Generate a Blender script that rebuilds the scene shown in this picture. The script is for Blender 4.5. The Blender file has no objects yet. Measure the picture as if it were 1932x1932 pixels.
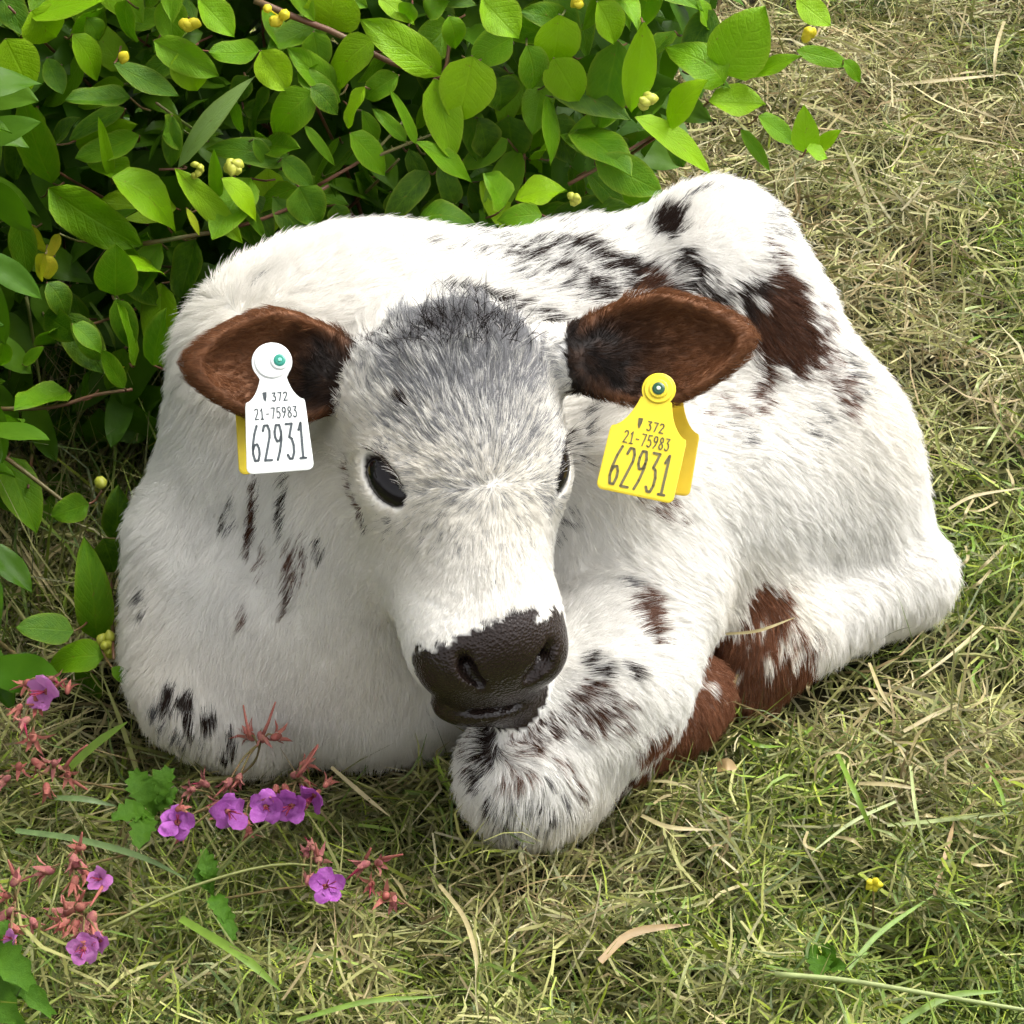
import bpy, bmesh, math, random
import numpy as np
from mathutils import Vector, Matrix
from mathutils.bvhtree import BVHTree
from mathutils.kdtree import KDTree

rng = np.random.default_rng(11)
random.seed(5)
scene = bpy.context.scene
COL = scene.collection

# ------------------------------------------------------------------ camera
CAM = np.array([0.0, -1.75, 1.45]); PITCH = math.radians(35.0); LENS = 90.0
cd = bpy.data.cameras.new('camera'); cd.lens = LENS; cd.sensor_width = 36.0
cd.clip_start = 0.05; cd.clip_end = 600.0
cam = bpy.data.objects.new('camera', cd); COL.objects.link(cam)
cam.location = CAM; cam.rotation_euler = (math.pi / 2 - PITCH, 0, 0)
scene.camera = cam

# ------------------------------------------------------------------ light: bright overcast day
SUN_EL, SUN_AZ = math.radians(60), math.radians(66)      # azimuth from +Y towards +X: to the right of the calf, veiled
w = bpy.data.worlds.new('World'); scene.world = w; w.use_nodes = True
nt = w.node_tree; nt.nodes.clear()
sky = nt.nodes.new('ShaderNodeTexSky'); sky.sky_type = 'NISHITA'; sky.sun_disc = False
sky.sun_elevation = SUN_EL; sky.sun_rotation = SUN_AZ; sky.dust_density = 6.0; sky.air_density = 1.0; sky.ozone_density = 1.0
hs = nt.nodes.new('ShaderNodeHueSaturation'); hs.inputs['Saturation'].default_value = 0.10
bg = nt.nodes.new('ShaderNodeBackground'); bg.inputs['Strength'].default_value = 0.15
wo = nt.nodes.new('ShaderNodeOutputWorld')
nt.links.new(sky.outputs[0], hs.inputs['Color']); nt.links.new(hs.outputs[0], bg.inputs[0]); nt.links.new(bg.outputs[0], wo.inputs[0])
sd = bpy.data.lights.new('sun', 'SUN'); sd.energy = 1.5; sd.angle = math.radians(45); sd.color = (1.0, 0.96, 0.88)
sun = bpy.data.objects.new('sun', sd); COL.objects.link(sun)
sdir = Vector((math.sin(SUN_AZ) * math.cos(SUN_EL), math.cos(SUN_AZ) * math.cos(SUN_EL), math.sin(SUN_EL)))
sun.rotation_euler = sdir.to_track_quat('Z', 'Y').to_euler(); sun.location = sdir * 6

vs = scene.view_settings
vs.view_transform = 'Standard'; vs.look = 'None'; vs.gamma = 1.0; vs.exposure = 1.16; vs.use_curve_mapping = False
scene.render.film_transparent = False
scene.cycles.use_denoising = True; scene.cycles.use_adaptive_sampling = True; scene.cycles.adaptive_threshold = 0.05
scene.cycles.max_bounces = 5
scene.cycles.transparent_max_bounces = 5

# ------------------------------------------------------------------ helpers
_F = np.array([0, math.cos(PITCH), -math.sin(PITCH)]); _U = np.array([0, math.sin(PITCH), math.cos(PITCH)]); _R = np.array([1.0, 0, 0])
def ray(u, v):
    """direction of the photograph's point (u, v), measured on a 1932-unit square"""
    return _F + _R * ((u - 966) / 1932 * 36 / LENS) - _U * ((v - 966) / 1932 * 36 / LENS)
def at(u, v, Y):
    d = ray(u, v); return CAM + d * ((Y - CAM[1]) / d[1])
def on_ground(u, v, z=0.0):
    d = ray(u, v); return CAM + d * ((z - CAM[2]) / d[2])
def unit(v):
    v = np.asarray(v, float); return v / np.linalg.norm(v)

def link(o, parent=None):
    COL.objects.link(o)
    if parent is not None: o.parent = parent
    return o
def mesh_obj(name, verts, faces, mat=None, parent=None, smooth=True):
    me = bpy.data.meshes.new(name); me.from_pydata([tuple(map(float, v)) for v in verts], [], [tuple(map(int, f)) for f in faces])
    if smooth: me.polygons.foreach_set('use_smooth', [True] * len(me.polygons))
    if mat: me.materials.append(mat)
    return link(bpy.data.objects.new(name, me), parent)
def np_mesh(name, V, F, mats=(), smooth=True):
    """fast mesh from numpy arrays; F is (n,3) or (n,4)"""
    me = bpy.data.meshes.new(name); k = F.shape[1]
    me.vertices.add(len(V)); me.vertices.foreach_set('co', np.ascontiguousarray(V, np.float32).ravel())
    me.loops.add(F.size); me.loops.foreach_set('vertex_index', np.ascontiguousarray(F, np.int32).ravel())
    me.polygons.add(len(F)); me.polygons.foreach_set('loop_start', np.arange(0, F.size, k, dtype=np.int32))
    me.polygons.foreach_set('loop_total', np.full(len(F), k, np.int32))
    if smooth: me.polygons.foreach_set('use_smooth', np.ones(len(F), bool))
    for m in mats: me.materials.append(m)
    me.update(calc_edges=True); return me
def set_col(me, name, rgb, domain='POINT'):
    a = me.attributes.new(name, 'FLOAT_COLOR', domain)
    c = np.ones((len(rgb), 4), np.float32); c[:, :3] = rgb; a.data.foreach_set('color', c.ravel())
def empty(name, loc, label, cat, group=None):
    o = bpy.data.objects.new(name, None); o.empty_display_size = 0.05; o.location = loc
    o['label'] = label; o['category'] = cat
    if group: o['group'] = group
    return link(o)
def tag(o, label, cat, group=None):
    o['label'] = label; o['category'] = cat
    if group: o['group'] = group
    return o
def tube(pts, radii, n=6):
    """tapered tube along points -> verts, quads/tris"""
    pts = [np.asarray(p, float) for p in pts]; V = []; Fc = []
    m = len(pts); up = np.array([0.13, 0.31, 0.94])
    for i, p in enumerate(pts):
        t = unit(pts[min(i + 1, m - 1)] - pts[max(i - 1, 0)])
        x = np.cross(t, up); x = unit(x) if np.linalg.norm(x) > 1e-4 else np.array([1.0, 0, 0]); y = np.cross(t, x)
        r = radii[i] if hasattr(radii, '__len__') else radii
        for k in range(n):
            a = 2 * math.pi * k / n; V.append(p + r * (math.cos(a) * x + math.sin(a) * y))
    for i in range(m - 1):
        for k in range(n):
            Fc.append((i * n + k, i * n + (k + 1) % n, (i + 1) * n + (k + 1) % n, (i + 1) * n + k))
    Fc.append(tuple(range(n))[::-1]); Fc.append(tuple(range((m - 1) * n, m * n)))
    return V, Fc
def curve_pts(ctrl, n):
    """Catmull-Rom through control points"""
    c = [np.asarray(p, float) for p in ctrl]; c = [2 * c[0] - c[1]] + c + [2 * c[-1] - c[-2]]; out = []
    segs = len(c) - 3
    for i in range(n):
        s = i / (n - 1) * segs; j = min(int(s), segs - 1); t = s - j
        p0, p1, p2, p3 = c[j:j + 4]
        out.append(0.5 * (2 * p1 + (p2 - p0) * t + (2 * p0 - 5 * p1 + 4 * p2 - p3) * t * t + (3 * p1 - p0 - 3 * p2 + p3) * t ** 3))
    return out

class N:
    """tiny node-tree helper"""
    def __init__(s, name):
        s.m = bpy.data.materials.new(name); s.m.use_nodes = True; s.t = s.m.node_tree; s.t.nodes.clear()
        s.out = s.t.nodes.new('ShaderNodeOutputMaterial')
    def n(s, typ, **kw):
        nd = s.t.nodes.new('ShaderNode' + typ)
        for k, v in kw.items():
            if k.startswith('i_'):
                nd.inputs[k[2:].replace('_', ' ')].default_value = v
            else: setattr(nd, k, v)
        return nd
    def l(s, a, b): s.t.links.new(a, b)
    def ramp(s, fac, stops):
        r = s.n('ValToRGB'); e = r.color_ramp.elements
        while len(e) < len(stops): e.new(0.5)
        for q, (p, c) in zip(e, stops): q.position = p; q.color = (*c, 1)
        s.l(fac, r.inputs[0]); return r.outputs[0]
    def mix(s, fac, a, b, mode='MIX'):
        m = s.n('Mix', data_type='RGBA', blend_type=mode)
        for sock, val in ((m.inputs['Factor'], fac), (m.inputs['A'], a), (m.inputs['B'], b)):
            pass
        ins = [i for i in m.inputs if i.enabled]
        for sock, val in zip(ins, (fac, a, b)):
            if hasattr(val, 'links'): s.l(val, sock)
            elif isinstance(val, (int, float)): sock.default_value = val
            else: sock.default_value = (*val, 1)
        return [o for o in m.outputs if o.enabled][0]
    def attr(s, name, typ='GEOMETRY'):
        a = s.n('Attribute'); a.attribute_name = name; a.attribute_type = typ; return a.outputs['Color']
    def noise(s, scale, detail=4, vec=None, rough=0.5):
        q = s.n('TexNoise'); q.inputs['Scale'].default_value = scale; q.inputs['Detail'].default_value = detail; q.inputs['Roughness'].default_value = rough
        if vec is not None: s.l(vec, q.inputs['Vector'])
        return q.outputs[0]
    def bump(s, h, strength=0.3, dist=0.01):
        b = s.n('Bump'); b.inputs['Strength'].default_value = strength; b.inputs['Distance'].default_value = dist; s.l(h, b.inputs['Height']); return b.outputs[0]
    def pbr(s, color, rough=0.6, spec=0.5, normal=None, trans=None, trans_fac=0.35, sheen=0.0):
        p = s.n('BsdfPrincipled')
        if hasattr(color, 'links'): s.l(color, p.inputs['Base Color'])
        else: p.inputs['Base Color'].default_value = (*color, 1)
        if hasattr(rough, 'links'): s.l(rough, p.inputs['Roughness'])
        else: p.inputs['Roughness'].default_value = rough
        p.inputs['Specular IOR Level'].default_value = spec
        if sheen: p.inputs['Sheen Weight'].default_value = sheen
        if normal is not None: s.l(normal, p.inputs['Normal'])
        sh = p.outputs[0]
        if trans is not None:
            tr = s.n('BsdfTranslucent')
            if hasattr(trans, 'links'): s.l(trans, tr.inputs[0])
            else: tr.inputs[0].default_value = (*trans, 1)
            mx = s.n('MixShader'); mx.inputs[0].default_value = trans_fac
            s.l(sh, mx.inputs[1]); s.l(tr.outputs[0], mx.inputs[2]); sh = mx.outputs[0]
        s.l(sh, s.out.inputs['Surface']); return s.m
# ================================================================== the calf
# signed-distance modelling, then surface nets: one continuous body mesh
GH = 0.0036
G0 = np.array([-0.40, -0.26, -0.02]); G1 = np.array([0.47, 0.44, 0.50])
GD = np.ceil((G1 - G0) / GH).astype(int)
AX = [(G0[i] + GH * np.arange(GD[i])).astype(np.float32) for i in range(3)]
def field(): return np.full(GD, 9.0, np.float32)
def sub(lo, hi):
    i0 = np.clip(((np.asarray(lo) - G0) / GH).astype(int), 0, GD - 1); i1 = np.clip(((np.asarray(hi) - G0) / GH).astype(int) + 2, 1, GD)
    sl = tuple(slice(a, b) for a, b in zip(i0, i1))
    return sl, AX[0][sl[0]][:, None, None], AX[1][sl[1]][None, :, None], AX[2][sl[2]][None, None, :]
def smin(a, b, k):
    h = np.clip(0.5 + 0.5 * (b - a) / k, 0, 1); return b + (a - b) * h - k * h * (1 - h)
def smax(a, b, k): return -smin(-a, -b, k)
def ell(D, c, r, k=0.03, R=None, cut=False):
    c = np.asarray(c, float); r = np.asarray(r, float); m = r.max() + k + 0.03
    sl, x, y, z = sub(c - m, c + m); x = x - c[0]; y = y - c[1]; z = z - c[2]
    if R is None: q = (x, y, z)
    else: q = tuple(R[i][0] * x + R[i][1] * y + R[i][2] * z for i in range(3))     # rows of R = local axes
    k0 = np.sqrt((q[0] / r[0]) ** 2 + (q[1] / r[1]) ** 2 + (q[2] / r[2]) ** 2)
    k1 = np.sqrt((q[0] / r[0] ** 2) ** 2 + (q[1] / r[1] ** 2) ** 2 + (q[2] / r[2] ** 2) ** 2) + 1e-9
    d = k0 * (k0 - 1) / k1
    D[sl] = smax(D[sl], -d, k) if cut else smin(D[sl], d, k)
def cone(D, a, b, ra, rb, k=0.03, cut=False):
    a = np.asarray(a, float); b = np.asarray(b, float); m = max(ra, rb) + k + 0.03
    sl, x, y, z = sub(np.minimum(a, b) - m, np.maximum(a, b) + m); ba = b - a
    h = np.clip(((x - a[0]) * ba[0] + (y - a[1]) * ba[1] + (z - a[2]) * ba[2]) / (ba @ ba), 0, 1)
    d = np.sqrt((x - a[0] - h * ba[0]) ** 2 + (y - a[1] - h * ba[1]) ** 2 + (z - a[2] - h * ba[2]) ** 2) - (ra + (rb - ra) * h)
    D[sl] = smax(D[sl], -d, k) if cut else smin(D[sl], d, k)
def rotz(deg):
    c, s = math.cos(math.radians(deg)), math.sin(math.radians(deg)); return np.array([[c, s, 0], [-s, c, 0], [0, 0, 1.0]])

# ---- trunk and legs
DB = field()
AXR = rotz(30)
ell(DB, (-0.140, 0.125, 0.150), (0.178, 0.135, 0.205), 0.03, rotz(15))        # chest and shoulders
ell(DB, (-0.128, 0.160, 0.285), (0.160, 0.105, 0.108), 0.05, rotz(12))        # withers, crest of the neck
ell(DB, (0.060, 0.195, 0.180), (0.230, 0.160, 0.190), 0.05, AXR)              # barrel
ell(DB, (0.180, 0.230, 0.305), (0.078, 0.090, 0.096), 0.035)                   # hip
ell(DB, (0.228, 0.215, 0.200), (0.080, 0.090, 0.125), 0.05)                   # rump
ell(DB, (0.278, 0.180, 0.130), (0.092, 0.085, 0.130), 0.04)                   # thigh
cone(DB, (0.315, 0.170, 0.090), (0.360, 0.140, 0.058), 0.070, 0.040, 0.03)    # gaskin to hock
cone(DB, (0.352, 0.138, 0.052), (0.245, 0.055, 0.052), 0.046, 0.036, 0.02)    # hind cannon along the ground
cone(DB, (0.245, 0.055, 0.055), (0.222, 0.038, 0.046), 0.040, 0.038, 0.02)    # hind fetlock
cone(DB, (0.222, 0.038, 0.040), (0.212, 0.022, 0.020), 0.034, 0.028, 0.015)  # hind hoof
ell(DB, (-0.130, 0.000, 0.080), (0.135, 0.092, 0.110), 0.06)                 # brisket
ell(DB, (0.170, 0.115, 0.130), (0.105, 0.080, 0.125), 0.06)                   # belly
ell(DB, (0.080, 0.050, 0.170), (0.095, 0.090, 0.130), 0.05)                   # near shoulder
cone(DB, (0.098, 0.000, 0.130), (0.070, -0.075, 0.105), 0.076, 0.068, 0.04)  # near forearm
cone(DB, (0.075, -0.075, 0.105), (0.015, -0.140, 0.062), 0.070, 0.055, 0.03)  # to the knee
cone(DB, (0.016, -0.142, 0.055), (0.034, -0.130, 0.045), 0.053, 0.045, 0.02)  # knee
cone(DB, (0.030, -0.125, 0.040), (0.145, -0.026, 0.038), 0.040, 0.034, 0.012) # cannon folded back
cone(DB, (0.140, -0.030, 0.040), (0.152, -0.016, 0.040), 0.038, 0.036, 0.02)   # fetlock
ell(DB, (-0.112, 0.000, 0.195), (0.085, 0.080, 0.120), 0.06)                  # throat and dewlap
cone(DB, (-0.225, 0.010, 0.110), (-0.265, -0.030, 0.060), 0.075, 0.052, 0.04) # off forearm
cone(DB, (-0.265, -0.030, 0.055), (-0.225, -0.045, 0.035), 0.050, 0.045, 0.02)# off knee
cone(DB, (-0.235, -0.030, 0.035), (-0.200, 0.060, 0.035), 0.042, 0.035, 0.02) # off cannon, tucked under
cone(DB, (-0.295, 0.060, 0.150), (-0.285, 0.010, 0.085), 0.038, 0.048, 0.05)  # off elbow

# ---- head frame: s to the calf's left, t from poll to nose, h out of the face
HO = np.array([-0.033, -0.020, 0.445]); HA = unit(np.array([0.002, -0.203, 0.227]) - HO)
_n0 = -_F - (-_F @ HA) * HA; _n0 = unit(_n0); _s0 = np.cross(_n0, HA); _s0 = _s0 * np.sign(_s0[0])
YAW = math.radians(20)
HN = unit(_n0 * math.cos(YAW) + _s0 * math.sin(YAW)); HS = unit(_s0 * math.cos(YAW) - _n0 * math.sin(YAW))
HR = np.array([HS, HA, HN])
def hl(s, t, h): return HO + HS * s + HA * t + HN * h
DH = field()
def hell(c, r, k=0.02, R=None, cut=False): ell(DH, hl(*c), r, k, HR if R is None else R @ HR, cut)
def hcone(a, b, ra, rb, k=0.02, cut=False): cone(DH, hl(*a), hl(*b), ra, rb, k, cut)
hell((0, 0.064, -0.078), (0.084, 0.062, 0.068))                 # cranium
hell((0, 0.108, -0.064), (0.077, 0.082, 0.060), 0.03)           # forehead
hell((0, 0.032, -0.056), (0.050, 0.030, 0.040), 0.03)           # poll
hcone((0, 0.135, -0.060), (0, 0.255, -0.056), 0.060, 0.047, 0.03)   # bridge of the nose
for q in (-1, 1):
    hell((q * 0.062, 0.130, -0.054), (0.026, 0.032, 0.026), 0.02)       # brow and orbit
    hell((q * 0.040, 0.160, -0.108), (0.036, 0.085, 0.050), 0.04)       # jaw and cheek
    hell((q * 0.030, 0.256, -0.066), (0.034, 0.044, 0.038), 0.025)      # flews
MR = np.array([[1, 0, 0], [0, 0.80, -0.60], [0, 0.60, 0.80]])            # muzzle pad: across, down the pad, out of the pad
MO = np.array([0.002, 0.277, -0.058])
def ml(s, d, o): return MO + MR.T @ np.array([s, d, o])
hell(MO, (0.056, 0.050, 0.030), 0.02, MR)                               # muzzle
for q in (-1, 1):
    hell(ml(q * 0.034, -0.004, 0.012), (0.022, 0.024, 0.019), 0.014, MR)    # wings of the nostrils
hell(ml(0, 0.048, -0.006), (0.044, 0.021, 0.025), 0.012, MR)            # chin and lower lip
cone(DH, hl(0, 0.085, -0.120), (-0.08, 0.13, 0.25), 0.070, 0.11, 0.04)   # neck
hell(ml(0, 0.043, 0.020), (0.060, 0.0022, 0.013), 0.005, MR, True)      # mouth line
EYES = {}
def rot3(axis, deg):
    a = unit(axis); t = math.radians(deg); Kx = np.array([[0, -a[2], a[1]], [a[2], 0, -a[0]], [-a[1], a[0], 0]])
    return np.eye(3) + math.sin(t) * Kx + (1 - math.cos(t)) * Kx @ Kx
# ---- ears: cupped shells (frame: e0 to the tip, e1 across, e2 out of the cup)
EARS = []
def ear(base, tip, across, half, droop=0.0):
    base, tip = np.asarray(base), np.asarray(tip); e0 = unit(tip - base); L = np.linalg.norm(tip - base)
    e1 = np.asarray(across, float); e1 = unit(e1 - (e1 @ e0) * e0); e2 = np.cross(e0, e1)
    if e2[1] > 0: e2 = -e2
    R = np.array([e0, e1, e2]); c = (base + tip) / 2; T = field(); mg = L / 2 + 0.05
    sl, x, y, z = sub(c - mg, c + mg); x = x - c[0]; y = y - c[1]; z = z - c[2]; q = [R[i][0] * x + R[i][1] * y + R[i][2] * z for i in range(3)]
    xn = q[0] / (L / 2); up = np.clip(xn, 0, 1.2)
    yy = (q[1] + droop * up ** 2) * (1 + 0.42 * up ** 1.6 + 0.10 * np.clip(-xn, 0, 1)); zz = q[2] + 0.012 * up ** 2 - 0.10 * q[1] * up          # narrows and curls towards the tip
    def e_(dx, dz, rx, ry, rz):
        a_, b_, c_ = (q[0] - dx), yy, (zz - dz); k0 = np.sqrt((a_ / rx) ** 2 + (b_ / ry) ** 2 + (c_ / rz) ** 2); k1 = np.sqrt((a_ / rx ** 2) ** 2 + (b_ / ry ** 2) ** 2 + (c_ / rz ** 2) ** 2) + 1e-9; return k0 * (k0 - 1) / k1
    d = e_(0, 0, L / 2 + 0.006, half, 0.027)
    d = smax(d, -e_(-0.004, 0.019, L / 2 - 0.001, half - 0.0030, 0.0300), 0.004)
    T[sl] = np.minimum(T[sl], d)
    cone(T, base - e0 * 0.02 - e2 * 0.012, base + e0 * 0.022 - e2 * 0.010, 0.027, 0.022, 0.02)
    EARS.append((c, R, L, half)); return T
def sample(Dg, P):
    i = np.clip(np.round((P - G0) / GH).astype(int), 0, GD - 1); return Dg[i[:, 0], i[:, 1], i[:, 2]]
TE = [ear(at(668, 706, 0.0), at(366, 676, -0.030), -_U + np.array([-0.05, 0, 0]), 0.046, -0.004),
      ear(at(1078, 676, 0.0), at(1410, 640, -0.01), -_U + np.array([0.15, 0, 0]), 0.045, 0.002)]
# eye slits and nostrils
EYE_FR = {}; NOSTRIL = []
for q in (-1, 1):
    en = unit(q * 0.74 * HS + 0.67 * HN); ex = unit(-q * 0.67 * HS + 0.74 * HN); el = unit(0.86 * HA + 0.52 * ex); ew = np.cross(en, el)
    EYE_FR[q] = np.array([el, ew, en])
    ell(DH, hl(q * 0.079, 0.135, -0.036), (0.0265, 0.0135, 0.017), 0.005, EYE_FR[q], True)
    nos = []
    for (s_, d_) in ((0.036, -0.020), (0.031, -0.008), (0.019, 0.006)):      # nostril: a comma cut into the pad
        oo = next(o_ for o_ in np.arange(0.07, -0.05, -0.0008) if sample(DH, hl(*ml(q * s_, d_, o_))[None])[0] < 0); nos.append(hl(*ml(q * s_, d_, oo - 0.0035)))
    NOSTRIL.append(nos)
for nos in NOSTRIL:
    cone(DH, nos[0], nos[1], 0.0048, 0.0068, 0.003, True); cone(DH, nos[1], nos[2], 0.0068, 0.0046, 0.003, True)
    cone(DH, nos[1] - HA * 0.004, nos[1] - HA * 0.012 - HN * 0.010, 0.0055, 0.004, 0.003, True)
D = smin(DB, DH, 0.034)
for T in TE: D = smin(D, T, 0.012)

def surface_nets(D):
    s = D < 0; nx, ny, nz = D.shape
    occ = np.zeros((nx - 1, ny - 1, nz - 1), np.uint8)
    for dx in (0, 1):
        for dy in (0, 1):
            for dz in (0, 1): occ += s[dx:nx - 1 + dx, dy:ny - 1 + dy, dz:nz - 1 + dz]
    cells = np.argwhere((occ > 0) & (occ < 8)); idx = -np.ones(occ.shape, np.int64); idx[tuple(cells.T)] = np.arange(len(cells))
    P = np.zeros((len(cells), 3)); W = np.zeros(len(cells)); cor = [(a, b, c) for a in (0, 1) for b in (0, 1) for c in (0, 1)]
    val = {c: D[cells[:, 0] + c[0], cells[:, 1] + c[1], cells[:, 2] + c[2]] for c in cor}
    for a in cor:
        for ax in range(3):
            if a[ax] == 0:
                b = list(a); b[ax] = 1; va, vb = val[a], val[tuple(b)]; m = (va < 0) != (vb < 0)
                t = np.where(m, va / np.where(m, va - vb, 1), 0); p = np.tile(np.array(a, float), (len(cells), 1)); p[:, ax] += t
                P[m] += p[m]; W[m] += 1
    V = G0 + GH * (cells + P / W[:, None]); Q = []
    for ax in range(3):
        o1, o2 = (ax + 1) % 3, (ax + 2) % 3
        sl0 = [slice(None)] * 3; sl1 = [slice(None)] * 3; sl0[ax] = slice(0, -1); sl1[ax] = slice(1, None)
        a, b = s[tuple(sl0)], s[tuple(sl1)]
        for flip in (False, True):
            e = np.argwhere(a & ~b if not flip else ~a & b)
            ok = (e[:, o1] > 0) & (e[:, o2] > 0) & (e[:, o1] < D.shape[o1] - 1) & (e[:, o2] < D.shape[o2] - 1); e = e[ok]
            def cell(d1, d2):
                c = e.copy(); c[:, o1] -= d1; c[:, o2] -= d2; return idx[tuple(c.T)]
            q = np.stack([cell(1, 1), cell(0, 1), cell(0, 0), cell(1, 0)], 1)
            Q.append(q if not flip else q[:, ::-1])
    return V, np.concatenate(Q)
BV, BQ = surface_nets(D)
# keep the largest shell, relax a little
def relax(V, Q, it, f):
    e = np.concatenate([Q[:, [0, 1]], Q[:, [1, 2]], Q[:, [2, 3]], Q[:, [3, 0]]])
    cnt = np.bincount(e[:, 0], minlength=len(V)) + np.bincount(e[:, 1], minlength=len(V))
    for _ in range(it):
        A = np.zeros_like(V)
        for k in range(3):
            A[:, k] = np.bincount(e[:, 0], V[e[:, 1], k], len(V)) + np.bincount(e[:, 1], V[e[:, 0], k], len(V))
        V = V + f * (A / cnt[:, None] - V)
    return V
BV = relax(BV, BQ, 3, 0.5)
def tri_normals(V, Q):
    n = np.cross(V[Q[:, 2]] - V[Q[:, 0]], V[Q[:, 3]] - V[Q[:, 1]]); a = np.linalg.norm(n, axis=1); vn = np.zeros_like(V)
    for k in range(4):
        for c in range(3): vn[:, c] += np.bincount(Q[:, k], n[:, c], len(V))
    return n / (a[:, None] + 1e-12), a / 2, vn / (np.linalg.norm(vn, axis=1)[:, None] + 1e-12)
FN, FA, VN = tri_normals(BV, BQ)
print('calf verts', len(BV), 'quads', len(BQ))
BVH = BVHTree.FromPolygons([tuple(v) for v in BV], [tuple(q) for q in BQ])
def hit(u, v):
    """point and normal where the coat lies under this place"""
    d = Vector(ray(u, v)).normalized(); loc, nor, i, dist = BVH.ray_cast(Vector(CAM), d)
    return (None, None) if loc is None else (np.array(loc), np.array(nor))
# ---- coat colours (linear albedo)
WHITE = np.array([0.88, 0.865, 0.83]); DARK = np.array([0.030, 0.018, 0.014]); BROWN = np.array([0.085, 0.036, 0.020])
EARB = np.array([0.185, 0.078, 0.033]); BLACK = np.array([0.016, 0.011, 0.009]); TAN = np.array([0.215, 0.092, 0.048]); GREY = np.array([0.13, 0.125, 0.13])
LG = np.array([0.30, 0.30, 0.31]); RUST = np.array([0.16, 0.085, 0.06]); PINK = np.array([0.62, 0.47, 0.42])
def hash3(i, seed=0):
    i = i.astype(np.int64); h = (i[:, 0] * 374761393 + i[:, 1] * 668265263 + i[:, 2] * 2147483647 + seed * 1274126177) & 0xffffffff
    h = ((h ^ (h >> 13)) * 1274126177) & 0xffffffff; h = h ^ (h >> 16); return (h & 0xffff) / 65535.0
def vnoise(P, scale, seed=0):
    q = P * scale; b = np.floor(q); f = q - b; f = f * f * (3 - 2 * f); out = 0
    for dx in (0, 1):
        for dy in (0, 1):
            for dz in (0, 1):
                wt = (f[:, 0] if dx else 1 - f[:, 0]) * (f[:, 1] if dy else 1 - f[:, 1]) * (f[:, 2] if dz else 1 - f[:, 2])
                out = out + wt * hash3(b + np.array([dx, dy, dz]), seed)
    return out
MM = 1 / 2415.0
MARKS = []     # markings of the coat: centre on the body, long axis, radii, share of dark hairs, hair colour
def mark(u, v, ru, rv, ang, dens, col):
    p, n = hit(u, v)
    if p is None: return
    a = math.radians(ang); e1 = _R * math.cos(a) - _U * math.sin(a); e1 = unit(e1 - (e1 @ n) * n); e2 = np.cross(n, e1)
    MARKS.append((p, e1, e2, n, ru * MM, rv * MM, dens, col))
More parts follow.
